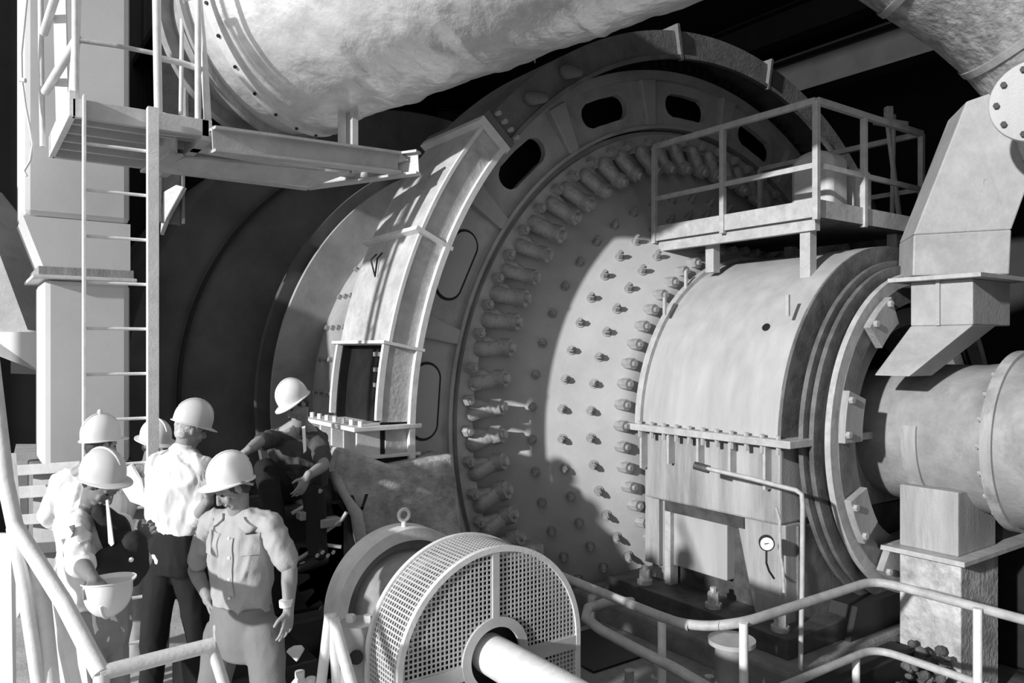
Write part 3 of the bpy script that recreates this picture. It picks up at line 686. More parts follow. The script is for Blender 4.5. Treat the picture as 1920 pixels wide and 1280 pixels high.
# ================================================================== LEFT PLATFORM, LADDER, BEAM FRAME
lp = thing('ladder_platform', (1, 6.3, 3.8), 'pale railed platform at the top of the ladder beside the clad duct', 'platform')
lx0, lx1, ly0, ly1, lz = .6, 1.45, 5.72, 7.08, 3.84
MB().box((lx0 + .03, ly0 + .06, lz - .01), (lx1 - .06, ly1 - .06, lz + .01)).build('deck_plate', M_plat, lp)
for y in (ly0, ly1 - .05):
    b = MB(); b.box((lx0, y, lz - .1), (lx1, y + .05, lz + .02)); b.build('edge_channel', M_plat, lp, bevel=.004)
MB().box((lx0 - .02, ly0, lz - .1), (lx0 + .02, ly1, lz + .07)).build('edge_channel', M_white, lp, bevel=.004)
MB().box((lx1 - .05, ly0, lz - .13), (lx1 + .02, ly1 + .1, lz + .02)).build('edge_channel', M_plat, lp, bevel=.004)
for k in range(4): MB().box((lx0, 5.98 + k * .27, lz - .08), (lx1 - .05, 6.02 + k * .27, lz)).build('joist', M_plat, lp)
MB().prism([W(285, 205, 5.5), W(400, 235, 5.55), W(400, 262, 5.55), W(285, 250, 5.5)], FW * .03).build('fascia', M_plat, lp)
def rail(pts, r, name, m, par, n=12): return MB().tube(pts, r, n).build(name, m, par, 60)
for x in (.62, 1.38): rail([(x, ly0 + .03, lz), (x, ly0 + .03, lz + 1.5)], .022, 'rail_post', M_white, lp)
# posts read from the photo: left tall posts, braces and rails
rail([W(133, 215, 5.15), W(141, 100, 5.15), W(147, -30, 5.15)], .025, 'rail_post', M_white, lp)
rail([W(297, 218, 5.35), W(295, 100, 5.35), W(293, -30, 5.35)], .028, 'rail_post', M_white, lp)
rail([W(390, 232, 5.55), W(383, 120, 5.55), W(372, -5, 5.55), W(345, -4, 5.55)], .027, 'rail_post', M_white, lp)
rail([W(339, 215, 5.9), W(342, 0, 5.9)], .016, 'rail_post', M_white, lp)
rail([W(80, 275, 6.0), W(77, 100, 6.0), W(76, -30, 6.0)], .02, 'rail_post', M_white, lp)
rail([W(143, 75, 5.15), W(220, 86, 5.25), W(290, 100, 5.35)], .016, 'mid_rail', M_rail, lp)
rail([W(295, 108, 5.35), W(340, 118, 5.45), W(384, 132, 5.55)], .022, 'mid_rail', M_white, lp)
rail([W(146, 72, 5.15), W(85, 172, 5.7)], .03, 'brace', M_white, lp); rail([W(105, -10, 5.4), W(82, 62, 5.7)], .03, 'brace', M_white, lp)
MB().bar(W(112, -20, 5.6), W(118, 225, 5.6), .09, .02, FW).build('flat_post', M_white, lp)
# ladder
ld = thing('ladder', (.86, 5.7, 0), 'tall white steel ladder rising from the deck to the left platform', 'ladder')
MB().box((.655, 5.66, .0), (.672, 5.74, 3.88)).build('side_rail', M_white, ld, bevel=.002)
MB().box((1.03, 5.62, .0), (1.10, 5.68, 3.86)).build('side_rail', M_white, ld, bevel=.002)
MB().box((1.0, 5.66, .0), (1.03, 5.76, 3.86)).build('side_rail', M_dark, ld, bevel=.002) if False else None
for k in range(12): MB().cyl((.665, 5.70, .27 + k * .3), (1.05, 5.68, .27 + k * .3), .011, n=10).build('rung', M_white, ld, 40)
# beam frame
bf2 = thing('beam_frame', (2, 6, 3.7), 'pale channel beam frame under the clad duct, right of the ladder platform', 'beam frame')
def Ibeam(p0, p1, w, h, m=M_plat, par=bf2, name='channel_beam'):
    p0 = Vector(p0); p1 = Vector(p1); b = MB(); up = UP
    b.bar(p0 + up * h / 2, p1 + up * h / 2, w, .02); b.bar(p0 - up * h / 2, p1 - up * h / 2, w, .02); b.bar(p0, p1, .015, h)
    return b.build(name, m, par)
Ibeam(W(398, 262, 5.45), W(745, 306, 6.5), .12, .16)
Ibeam((1.3, 6.55, 3.74), (2.5, 6.55, 3.74), .14, .2)
Ibeam((1.4, 6.05, 3.80), (2.75, 6.2, 3.80), .12, .16)
Ibeam((2.5, 6.6, 3.74), (3.15, 5.75, 3.80), .1, .18)
Ibeam((1.28, 5.95, 3.74), (1.22, 6.7, 3.74), .1, .2)
MB().hexa([W(285, 322, 6.0), W(585, 350, 6.6), W(655, 325, 6.5), W(345, 296, 5.9), W(285, 318, 6.0), W(585, 346, 6.6), W(655, 320, 6.5), W(345, 292, 5.9)]).build('bottom_plate', M_plat, bf2)
MB().prism([W(750, 285, 6.5), W(765, 300, 6.5), W(720, 312, 6.5), W(660, 325, 6.5), W(660, 300, 6.5)], FW * .03).build('end_gusset', M_plat, bf2)
# white plate standing in for the bright outdoors left of the drum
MB().prism([W(330, 346, 9.15), W(345, 350, 9.15), W(312, 410, 9.15), W(300, 440, 9.15), W(305, 360, 9.15)], FW * .1).build('outdoor_patch', M_white, [o for o in COL.objects if o.name == 'steel_column.001'][0], bevel=.01)

# ================================================================== MESH GUARD + SHAFT + CLUTCH
mg = thing('mesh_guard', (2.2, 3.3, 0), 'half round perforated mesh guard around the drive shaft', 'guard')
GC = (2.2, .69); gr = .54; gy0, gy1 = 3.22, 3.55
def ringY(r, y, w, h, m, name, par, t0=0, t1=360, c=GC, n=72):
    return MB().lathe([(r - w / 2, y - h / 2), (r + w / 2, y - h / 2), (r + w / 2, y + h / 2), (r - w / 2, y + h / 2)], c, t0, t1, n).build(name, m, par, 30)
ringY(gr, gy0, .028, .028, M_white, 'rim_front', mg, 0, 180); ringY(gr, gy1, .028, .028, M_white, 'rim_back', mg, 0, 180)
for sx in (-1, 1):
    MB().box((GC[0] + sx * gr - .014, gy0 - .014, 0), (GC[0] + sx * gr + .014, gy0 + .014, GC[1])).build('side_post', M_white, mg)
    MB().box((GC[0] + sx * gr - .014, gy1 - .014, 0), (GC[0] + sx * gr + .014, gy1 + .014, GC[1])).build('side_post', M_white, mg)
MB().box((GC[0] - gr, gy0 - .012, GC[1] - .075), (GC[0] - .16, gy0 + .004, GC[1] - .005)).build('split_bar', M_mesh, mg); MB().box((GC[0] + .16, gy0 - .012, GC[1] - .075), (GC[0] + gr, gy0 + .004, GC[1] - .005)).build('split_bar', M_mesh, mg)
MB().box((GC[0] - .02, gy0 - .012, GC[1] + .15), (GC[0] + .02, gy0 + .006, GC[1] + gr)).build('centre_bar', M_mesh, mg)
ringY(.175, gy0 - .004, .05, .02, M_mesh, 'hub_ring', mg)
b = MB(); sp_ = .0245; k = -22
while k * sp_ < gr:
    x = k * sp_; k += 1
    if abs(x) >= gr - .004: continue
    zt = math.sqrt(gr * gr - x * x); h0 = math.sqrt(max(0, .16 ** 2 - x * x)) if abs(x) < .16 else 0
    for z0, z1 in (((h0, zt), (-.69, -h0)) if h0 else ((-.69, zt),)):
        b.box((GC[0] + x - .0042, gy0 - .003, GC[1] + z0), (GC[0] + x + .0042, gy0 + .001, GC[1] + z1))
k = -28
while k * sp_ < gr:
    z = k * sp_; k += 1
    if z <= 0: xe = gr
    else:
        if z >= gr - .004: continue
        xe = math.sqrt(gr * gr - z * z)
    h0 = math.sqrt(max(0, .16 ** 2 - z * z)) if abs(z) < .16 else 0
    for x0, x1 in (((h0, xe), (-xe, -h0)) if h0 else ((-xe, xe),)):
        b.box((GC[0] + x0, gy0 - .0025, GC[1] + z - .0042), (GC[0] + x1, gy0 + .0015, GC[1] + z + .0042))
b.build('front_mesh', M_mesh, mg)
b = MB()
nn = int(math.pi * gr / sp_)
for k in range(nn + 1):
    t = 180 * k / nn; b.lathe([(gr - .002, gy0), (gr + .002, gy0), (gr + .002, gy1), (gr - .002, gy1)], GC, t - .45, t + .45, 1)
for k in range(1, 14):
    y = gy0 + (gy1 - gy0) * k / 14; b.lathe([(gr - .0025, y - .004), (gr + .0025, y - .004), (gr + .0025, y + .004), (gr - .0025, y + .004)], GC, 0, 180, 72)
for sx in (-1, 1):
    for k in range(1, 28):
        z = GC[1] - k * sp_; b.box((GC[0] + sx * gr - .002, gy0, z - .004), (GC[0] + sx * gr + .002, gy1, z + .004))
    for k in range(1, 14):
        y = gy0 + (gy1 - gy0) * k / 14; b.box((GC[0] + sx * gr - .0025, y - .004, 0), (GC[0] + sx * gr + .0025, y + .004, GC[1]))
b.build('band_mesh', M_mesh, mg)
MB().box((1.5, 3.3, 0), (1.95, 3.68, .43)).build('guard_foot', M_white, mg, bevel=.01) if False else None
sh = thing('drive_shaft', (2.2, 2.6, .5), 'smooth pale drive shaft running out of the mesh guard toward the viewer', 'shaft')
MB().cyl((2.2, 1.5, .69), (2.2, 3.75, .69), .1, n=40).build('shaft', M_white, sh, 30); 
MB().lathe([(.1, 3.30), (.135, 3.30), (.135, 3.4), (.1, 3.4)], GC, n=40).build('collar', M_clutch, sh, 30)
MB().lathe([(.1, 3.28), (.45, 3.28), (.47, 3.32), (.47, 3.5), (.1, 3.5)], GC, n=72).build('dark_mesh_backing', M_dark, sh, 40)  # black wheel added behind the mesh to keep its holes dark
cl = thing('clutch_drum', (2.2, 4, 0), 'arched drum clutch with lifting eye left of the mesh guard', 'clutch')
MB().lathe([(.40, 4.12), (.47, 4.12), (.47, 4.3), (.40, 4.3)], GC, n=96).build('arch_ring', M_white, cl, 30)
MB().lathe([(.05, 4.2), (.40, 4.2), (.40, 4.28), (.05, 4.28)], GC, n=72).build('drum_face', M_clutch, cl, 30)
MB().lathe([(.1, 3.62), (.24, 3.62), (.30, 3.95), (.33, 4.05), (.33, 4.2), (.1, 4.2)], GC, n=72).build('hub_cone', M_clutch, cl, 40)
MB().lathe([(.31, 3.78), (.36, 3.78), (.36, 3.88), (.31, 3.88)], GC, n=72).build('inner_ring', M_mesh, cl, 40)
eb = MB(); ec = Vector((2.2, 4.2, GC[1] + .54))
eb.tube([ec + Vector((math.cos(a_) * .035, 0, math.sin(a_) * .035)) for a_ in [2 * math.pi * i / 20 for i in range(21)]], .011, 8, False)
eb.cyl(ec - Vector((0, 0, .085)), ec - Vector((0, 0, .035)), .016, n=10)
eb.build('lifting_eye', M_white, cl, 60)
# bearing foot left of drum
bp = thing('bearing_pillar', W(672, 1280, 3.95), 'stubby pale bolted pillar at the left foot of the clutch drum', 'bearing')
c = W(674, 1165, 3.95); c0 = Vector((c.x, c.y, 0))
MB().tube([c0, c0 + UP * .55, c0 + UP * .6, Vector((c.x, c.y, c.z - .05)), c], [.13, .13, .095, .095, .1], 32).build('pillar', M_chute, bp, 35)
for dx in (-.045, .045):
    q = c + RT * dx; MB().cyl(q, q + UP * .035, .025, n=6).build('pillar_bolt', M_white, bp)
MB().cyl(W(668, 1232, 3.88), W(668, 1232, 3.83), .035, n=20).build('grease_port', M_dark, bp)
st2 = thing('brace_pipes', W(640, 1280, 3.7), 'pair of pale slanting brace pipes left of the clutch drum', 'brace')
for p0, p1, r in (((618, 1152), (600, 1300), .025), ((622, 1150), (632, 1300), .022), ((624, 1158), (664, 1300), .028)):
    MB().tube([W(p0[0], p0[1], 3.7), W(p0[0] + (p1[0] - p0[0]) * 2.2, p0[1] + (p1[1] - p0[1]) * 2.2, 3.6)], r, 14).build('brace_pipe', M_white, st2, 60)
gb2 = MB().box((1.58, 3.1, 0), (1.70, 3.5, .43)).build('guard_footing', M_white, bevel=.01); tag(gb2, 'white block under the left end of the mesh guard', 'block')
MB
bs = MB().box((1.72, 3.0, -.6), (2.95, 5.0, .0)).build('concrete_plinth', M_conc, bevel=.02); tag(bs, 'concrete plinth under mesh guard and clutch', 'plinth')
bs = MB().box((1.72, -2, -.6), (2.95, 2.98, -.55)).build('floor_slab', M_conc); tag(bs, 'low floor slab in front of the mesh guard', 'slab')

# ================================================================== HANDRAILS RIGHT
hrl = thing('pipe_handrail', (4, 3.07, -.6), 'long zigzag pipe handrail in front of the bearing housing', 'handrail')
zt = .53
B_ = Vector((3.95, 3.08, zt)); A_ = Vector((5.5, 3.08, zt)); L_ = Vector((3.68, 4.5, zt)); R2 = Vector((5.43, 1.2, zt))
def bez(pts, k=.18, n=6):
    out = [pts[0]]
    for i in range(1, len(pts) - 1):
        a, c, b2 = pts[i - 1], pts[i], pts[i + 1]; u = (a - c).normalized() * k; w = (b2 - c).normalized() * k
        for j in range(n + 1):
            t = j / n; out.append((c + u) * (1 - t) ** 2 + c * 2 * t * (1 - t) + (c + w) * t ** 2)
    out.append(pts[-1]); return out
MB().tube(bez([L_, W(1250, 1160, 5.1), W(1300, 1176, 4.95), B_, A_, R2]), .032, 14).build('top_rail', M_rail, hrl, 60)
Bm, Am, Rm = (Vector((p.x, p.y, .03)) for p in (B_, A_, R2))
MB().tube(bez([Bm, Am, Rm]), .028, 14).build('mid_rail', M_rail, hrl, 60)
for p in (W(1241, 1165, 5.12), B_ + (A_ - B_) * .02, W(1833, 1140, 5.05), W(1605, 1232, 5.6)):
    top = p.z; MB().cyl((p.x, p.y, -.6), (p.x, p.y, top), .028, n=16).build('rail_post', M_white, hrl, 60)
cp = thing('capped_stub_column', (4.1, 3.6, -.6), 'short round column with a disc cap behind the handrail corner', 'column')
c = W(1372, 1197, 5.15)
MB().cyl((c.x, c.y, -.6), (c.x, c.y, c.z - .03), .11, n=28).build('stub', M_pipe, cp, 30); MB().cyl((c.x, c.y, c.z - .03), (c.x, c.y, c.z), .155, n=36).build('disc_cap', M_rail, cp, 30)
for k in range(3):
    c = (W(1180, 1150, 5.6), W(1235, 1150, 5.7), W(1330, 1150, 5.5))[k]
    b = MB(); z0 = -.28; b.cyl((c.x, c.y, z0), (c.x, c.y, z0 + .1), .06, n=6); b.cyl((c.x, c.y, z0 + .1), (c.x, c.y, z0 + .19), .035, n=10)
    tag(b.build('anchor_bolt', M_bolt, None, 30), ('squat anchor bolt on the low plinth nearest the mesh guard', 'tall anchor bolt left of the bearing housing foot', 'anchor bolt in front of the bearing housing')[k], 'bolt', 'anchor bolts on the plinth')
# rubble pile
for k in range(60):
    x = random.uniform(5.7, 6.6); y = random.uniform(3.1, 3.5); z = -.58 + random.random() ** 1.5 * .55
    if k >= 60: break
b = MB()
for k in range(170):
    x = random.uniform(5.75, 6.28); y = random.uniform(2.85, 3.38); h = .55 * (1 - abs(x - 6.15) / .7)
    z = -.6 + random.random() * max(.1, h); r = random.uniform(.03, .055)
    rot = Quaternion((random.random(), random.random(), random.random(), random.random())).normalized().to_matrix()
    b.ell((x, y, z), (r, r * .8, r * .65), rot, 7, 5)
tag(b.build('rubble_heap', M_rock), 'dark heap of rounded ore lumps beside the pipe pedestal', 'rubble', kind='stuff')
ib = MB().box((5.0, 3.12, -.6), (6.2, 3.34, -.15)).build('low_channel', M_beam, bevel=.01); tag(ib, 'dark low channel wall behind the handrail', 'channel')
lt = MB().prism([Vector((4.4, 2.9, -.55)), Vector((5.4, 2.95, -.55)), Vector((5.35, 2.0, -.55)), Vector((4.4, 1.6, -.55))], (0, 0, .06)).build('floor_plate', M_rail, bevel=.005); tag(lt, 'pale floor plate inside the lower handrail corner', 'plate')

# ================================================================== HANDRAIL NEAR LEFT
nr = thing('deck_handrail', (0, 2.5, 0), 'thick white pipe handrail at the bottom left in front of the group', 'handrail')
MB().tube([W(186, 1262, 2.7), W(400, 1208, 2.95)], .027, 16).build('top_rail', M_white, nr, 60)
MB().tube([W(395, 1208, 2.95), W(408, 1245, 2.95), W(425, 1300, 2.95), W(440, 1400, 2.95)], .022, 14).build('rail_post', M_white, nr, 60)
MB().tube([W(190, 1262, 2.7), W(192, 1480, 2.7)], .027, 14).build('rail_post', M_white, nr, 60)
MB().tube([W(190, 1264, 2.7), W(120, 1130, 2.85), W(28, 985, 3.05), W(10, 900, 3.1), W(-20, 640, 3.3)], .03, 16).build('stair_rail', M_white, nr, 60)
MB().tube([W(24, 990, 3.05), W(45, 1100, 2.9), W(75, 1300, 2.8)], .024, 14).build('stair_rail', M_white, nr, 60)
MB().tube([W(70, 1050, 3.0), W(85, 1200, 2.9), W(98, 1330, 2.8)], .034, 14).build('baluster', M_white, nr, 60)
MB().prism([W(52, 1040, 3.1), W(110, 1110, 3.0), W(160, 1240, 2.9), W(180, 1420, 2.8), W(90, 1420, 2.8)], FW * .02).build('side_panel', M_white, nr)
MB().prism([W(-60, 1000, 3.6), W(20, 1000, 3.6), W(24, 1040, 3.6), W(26, 1420, 3.5), W(-60, 1420, 3.5)], FW * .02).build('stair_panel', M_white, nr)

# ================================================================== PEOPLE
def fuse(name, b, voxel, m, parent, smooth=4, wr=0.0, wf=12.0, seed=0, stretch=None):
    "voxel-union closed shapes into one continuous skin, smooth it, optionally crease it"
    bmesh.ops.recalc_face_normals(b.bm, faces=b.bm.faces)
    me = bpy.data.meshes.new('tmp'); b.bm.to_mesh(me); b.bm.free()
    o = bpy.data.objects.new('tmp', me); COL.objects.link(o)
    r = o.modifiers.new('r', 'REMESH'); r.mode = 'VOXEL'; r.voxel_size = voxel
    s = o.modifiers.new('s', 'SMOOTH'); s.factor = .5; s.iterations = smooth
    dg = bpy.context.evaluated_depsgraph_get(); dg.update()
    ev = o.evaluated_get(dg); nm = bpy.data.meshes.new_from_object(ev, depsgraph=dg)
    bpy.data.objects.remove(o); bpy.data.meshes.remove(me)
    if wr > 0:
        st = stretch or Vector((1, 1, .45)); off = Vector((seed * 3.7, seed * 1.3, seed))
        ns = [v.normal.copy() for v in nm.vertices]
        for v, nn_ in zip(nm.vertices, ns):
            q = Vector((v.co.x * st.x, v.co.y * st.y, v.co.z * st.z)) * wf + off
            w = noise.noise(q + Vector((noise.noise(q * .6), noise.noise(q * .6 + Vector((5, 5, 5))), 0)) * 1.5)
            w2 = noise.noise(q * 2.3 + Vector((9, 2, 4)))
            v.co += nn_ * (wr * (1 - 2.2 * abs(w) - .9 * abs(w2)))
    nm.name = name
    return link_mesh(name, nm, m, parent, 180)
def rotm(x, y, z):
    m = Matrix((x, y, z)).transposed(); return m
def hand(b, wr, d, pn, thumb, curl=25, spread=1.0, sc=1.0, fists=None):
    "palm plus five fingers; d along fingers, pn palm normal, thumb = side the thumb leaves"
    d = d.normalized(); pn = (pn - d * pn.dot(d)).normalized(); s = d.cross(pn).normalized()
    if s.dot(thumb) < 0: s = -s
    rt = rotm(s, pn, d)
    b.cap(wr - d * .02, .026 * sc, wr + d * .02, .028 * sc)
    pc = wr + d * .055 * sc
    b.loft([(wr + d * .0, s, pn, .024 * sc, .018 * sc), (wr + d * .03 * sc, s, pn, .036 * sc, .017 * sc), (wr + d * .07 * sc, s, pn, .041 * sc, .014 * sc), (wr + d * .095 * sc, s, pn, .040 * sc, .011 * sc)], 16)
    for i, (o, L, an) in enumerate(((.031, .072, 6), (.0105, .080, 2), (-.0105, .074, -3), (-.031, .058, -8))):
        q = wr + d * (.09 - .004 * abs(i - 1)) * sc + s * o * sc; dirn = (d * math.cos(R_(an * spread)) + s * math.sin(R_(an * spread))).normalized()
        cu = curl * (1 + .12 * i); rr = .0088 * sc
        ang = 0; 
        for j, fr in enumerate((.45, .31, .24)):
            ang += cu * (1 if j else .8)
            dj = dirn * math.cos(R_(ang)) + pn * math.sin(R_(ang)); q2 = q + dj * L * fr * sc
            b.cap(q, rr, q2, rr * .92, 8); q = q2; rr *= .93
    q = wr + d * .028 * sc + s * .03 * sc
    b.cap(wr + d * .015 * sc + s * .012 * sc, .016 * sc, q, .014 * sc, 8)
    td = (s * .75 + d * .6 + pn * .25).normalized(); q2 = q + td * .038 * sc; b.cap(q, .0125 * sc, q2, .0105 * sc, 8)
    td = (s * .35 + d * .85 + pn * .35).normalized(); q3 = q2 + td * .03 * sc; b.cap(q2, .0105 * sc, q3, .009 * sc, 8)
HS = .9
def person(label, J, face, m_shirt, m_trou, m_skin=M_skin, m_hair=M_hair, sleeve='short', hat=None, hat_m=M_hat, brim='bill', hands=None, hat_tilt=None, up=None,
           collar=True, voxel=.0055, seed=1, feet=True, girth=1.0, knob=False, hat_off=0.0, cat='person', belt=True):
    J = {k: Vector(v) for k, v in J.items()}
    root = thing('person', ((J['anL'] + J['anR']) / 2).to_tuple(), label, 'person')
    hc = J['head']; F_ = Vector(face).normalized(); U = Vector(up or (0, 0, 1)); U = (U - F_ * U.dot(F_)).normalized(); Sd = F_.cross(U).normalized()  # Sd = his right
    rt = rotm(Sd, F_, U)
    b = MB()
    # head
    b.ell(hc + U * .03 - F_ * .005, (.076, .095, .095), rt, 20, 14)
    b.ell(hc - U * .03 + F_ * .018, (.060, .072, .085), rt, 18, 12)
    b.ell(hc - U * .095 + F_ * .055, (.03, .026, .024), rt)                    # chin
    b.cap(hc + F_ * .092 - U * .005 + U * .012, .009, hc + F_ * .112 - U * .035, .0135, 10)      # nose
    b.ell(hc + F_ * .104 - U * .042, (.018, .012, .009), rt)
    for s_ in (-1, 1):
        b.cap(hc + F_ * .082 + U * .022 + Sd * .012 * s_, .009, hc + F_ * .074 + U * .024 + Sd * .048 * s_, .009, 8)   # brow
        b.ell(hc + F_ * .068 - U * .035 + Sd * .038 * s_, (.024, .018, .026), rt)         # cheek
        b.ell(hc - F_ * .005 - U * .008 + Sd * .078 * s_, (.009, .02, .032), rt)           # ear
    b.cap(hc + F_ * .088 - U * .064 - Sd * .02, .0065, hc + F_ * .088 - U * .064 + Sd * .02, .0065, 8)
    b.cap(hc + F_ * .086 - U * .073 - Sd * .016, .007, hc + F_ * .086 - U * .073 + Sd * .016, .007, 8)
    nk = J['neck']
    for v_ in b.bm.verts: v_.co = hc + (v_.co - hc) * HS
    b.cap(hc - U * .05 - F_ * .012, .052, nk, .058, 16)
    for s_ in 'LR': b.cap(nk, .045, J['sh' + s_], .05, 12)
    # torso frame
    shL, shR, hpL, hpR = J['shL'], J['shR'], J['hipL'], J['hipR']
    shc = (shL + shR) / 2; hpc = (hpL + hpR) / 2
    def tor(infl, t0=0.0, top=True, belly=0.0):
        secs = []
        for t, ra, rb in ((-.16, .155, .105), (-.02, .17, .118), (.12, .165, .118), (.3, .15, .108), (.5, .158, .112), (.7, .172, .118), (.86, .172, .108), (.97, .15, .088), (1.04, .10, .068)):
            if t < t0: continue
            c = hpc.lerp(shc, t); sd = (hpR - hpL).normalized().lerp((shR - shL).normalized(), max(0, min(1, t))).normalized()
            spv = (shc - hpc).normalized(); fr = UP.cross(sd) if False else spv.cross(sd).normalized(); sd = fr.cross(spv).normalized()
            if t < .45: rb = rb * (1 + belly)
            secs.append((c - fr * 0, sd, fr, ra * girth + infl, rb * girth + infl))
        return secs
    b.loft(tor(-.012)); b.cap(shc, .06, nk, .058, 14)
    arms = {}
    for s_ in 'LR':
        sh, el, wr = J['sh' + s_], J['el' + s_], J['wr' + s_]
        b.cap(sh, .055, el, .04, 14); b.cap(el, .041, el.lerp(wr, .35), .041, 14); b.cap(el.lerp(wr, .3), .041, wr, .027, 14)
        hd = (hands or {}).get(s_)
        if hd is None:
            d = (wr - el).normalized(); hd = dict(d=d, pn=(shc - sh) + F_ * .05, th=F_)
        hand(b, wr, Vector(hd['d']), Vector(hd['pn']), Vector(hd.get('th', F_)), hd.get('curl', 22), hd.get('sp', 1))
        hp, kn, an = J['hip' + s_], J['kn' + s_], J['an' + s_]
        b.cap(hp, .08, kn, .052, 14); b.cap(kn, .052, kn.lerp(an, .35), .052, 14); b.cap(kn.lerp(an, .3), .052, an, .035, 14)
        ft = Vector(((F_.x), F_.y, 0)).normalized()
        b.cap(an - UP * .03, .036, an + ft * .14 - UP * .045, .03, 10)
    body = fuse('body', b, voxel, m_skin, root, 3)
    # eyes, mouth, hair
    for s_ in (-1, 1):
        MB().ell(hc + (F_ * .079 + U * .004 + Sd * .03 * s_) * HS, (.011, .007, .006), rt, 12, 8).build('eye', M_dark, root, 180)
    b = MB(); b.ell(hc + U * .028 - F_ * .022, (.083, .09, .098), rt, 20, 14); b.ell(hc - U * .03 - F_ * .045, (.07, .05, .06), rt, 16, 10)
    for s_ in (-1, 1): b.ell(hc + Sd * .074 * s_ + F_ * .018 + U * .02, (.01, .014, .03), rt)
    for v_ in b.bm.verts: v_.co = hc + (v_.co - hc) * HS
    fuse('hair', b, .009, m_hair, root, 2, .003, 60, seed)
    # shirt
    b = MB(); b.loft(tor(.012, -.1 if belt else -.2))
    sl = {'short': .92, 'long': 9, 'roll': 9}[sleeve]
    for s_ in 'LR':
        sh, el, wr = J['sh' + s_], J['el' + s_], J['wr' + s_]
        if sleeve == 'short': b.cap(sh, .060, sh.lerp(el, .45), .060, 14); b.cap(sh.lerp(el, .4), .060, sh.lerp(el, .78), .061, 14)
        elif sleeve == 'roll': b.cap(sh, .062, el, .056, 14); b.cap(el, .06, el.lerp(wr, .12), .056, 14)
        else: b.cap(sh, .062, el, .054, 14); b.cap(el, .058, el.lerp(wr, .88), .042, 14)
    b.cap(shc, .07, nk.lerp(shc, .25), .066, 16)
    for s_ in 'LR': b.cap(nk.lerp(shc, .45), .058, J['sh' + s_], .066, 14)
    fuse('shirt', b, .009, m_shirt, root, 2, .014, 9, seed)
    if collar:
        b = MB(); nd = (hc - nk).normalized(); a_, bb_ = frame(nd); q = nk.lerp(shc, .1) + nd * .015
        b.tube([q - nd * .04, q + nd * .006], [.088, .063], 20, True); fuse('collar', b, .008, m_shirt, root, 1)
    # trousers
    b = MB(); b.loft(tor(.022, -.3)[:4] if True else [])
    b.cap(hpc, .125, hpc.lerp(shc, .1), .125, 16)
    for s_ in 'LR':
        hp, kn, an = J['hip' + s_], J['kn' + s_], J['an' + s_]
        b.cap(hp, .105, kn, .078, 16); b.cap(kn, .078, an + UP * .03, .066, 16)
    fuse('trousers', b, .012, m_trou, root, 2, .007, 6, seed + 3)
    if belt:
        t = .135; c = hpc.lerp(shc, t); sec = tor(.027, 0); spv = (shc - hpc).normalized(); c0, sd, fr, ra, rb = sec[1]
        MB().loft([(c - spv * .018, sd, fr, ra + .0, rb + .0), (c + spv * .018, sd, fr, ra, rb)]).build('belt', M_shoe, root, 60)
    ft = Vector(((F_.x), F_.y, 0)).normalized() if feet is True else Vector(feet).normalized()
    for s_ in 'LR':
        an = J['an' + s_]; side = Vector((ft.y, -ft.x, 0)); b = MB()
        b.loft([(an + ft * x + UP * (z - .08), side, UP, w, h) for x, z, w, h in ((-.07, .045, .03, .035), (-.03, .05, .037, .045), (.05, .05, .042, .045), (.12, .035, .047, .03), (.18, .03, .042, .025), (.205, .028, .025, .018))], 16)
        b.build('shoe', M_shoe, root, 60)
    if hat: 
        hU = (U + F_ * hat_off).normalized() if hat_tilt is None else Vector(hat_tilt).normalized(); hard_hat(hc + hU * .068 + F_ * .0, F_, hU, hat_m, root, brim, knob)
    return root
def hard_hat(c, F_, U, m, root, brim='bill', knob=False, name='hard_hat'):
    F_ = (F_ - U * F_.dot(U)).normalized(); Sd = F_.cross(U); rt = rotm(Sd, F_, U)
    b = MB(); rows = []; n = 40
    prof = [(0.0, .118)] + [(math.sin(R_(a)), .118 * math.cos(R_(a))) for a in range(8, 90, 8)] + [(1.0, -.01), (1.0, -.035)]
    inner = [(max(0, r - .03), z - .004) for r, z in reversed(prof)]
    def ring(r, z, ex=0):
        out = []
        for k in range(n):
            t = 2 * math.pi * k / n; rx = r * .100; ry = r * .118
            x, y = rx * math.cos(t), ry * math.sin(t)
            if ex:
                e = ex if not isinstance(ex, tuple) else ex[0] + (ex[1] * max(0, math.sin(t)) ** 2.0)
                L = math.hypot(x, y); x += x / L * e; y += y / L * e
            zz = z - (.012 if ex and y > 0 else 0) * (max(0, math.sin(t)) if ex else 0)
            out.append(b.v(c + rt @ Vector((x, y, zz))))
        return out
    rings = [ring(max(r, .002), z) for r, z in prof]
    ex = (.010, .034) if brim == 'bill' else (.032, .01)
    rings += [ring(1.0, -.037, ex), ring(1.0, -.043, ex)] + [ring(max(r, .002), z) for r, z in inner]
    for i in range(len(rings) - 1):
        for k in range(n): b.face([rings[i][k], rings[i][(k + 1) % n], rings[i + 1][(k + 1) % n], rings[i + 1][k]])
    b.face(rings[0]); b.face(rings[-1][::-1])
    h = b.build(name, m, root, 60)
    b = MB(); pts = []
    for a in range(-65, 66, 13):
        t = R_(a); pts.append(c + rt @ Vector((0, .118 * math.sin(t), .119 * math.cos(t))))
    b.tube(pts, .007, 8); b.build('ridge', m, h if root is not None else h, 60)
    if knob: MB().ell(c + U * .128, (.015, .015, .02), rt).build('lamp_knob', m, h, 180)
    return h

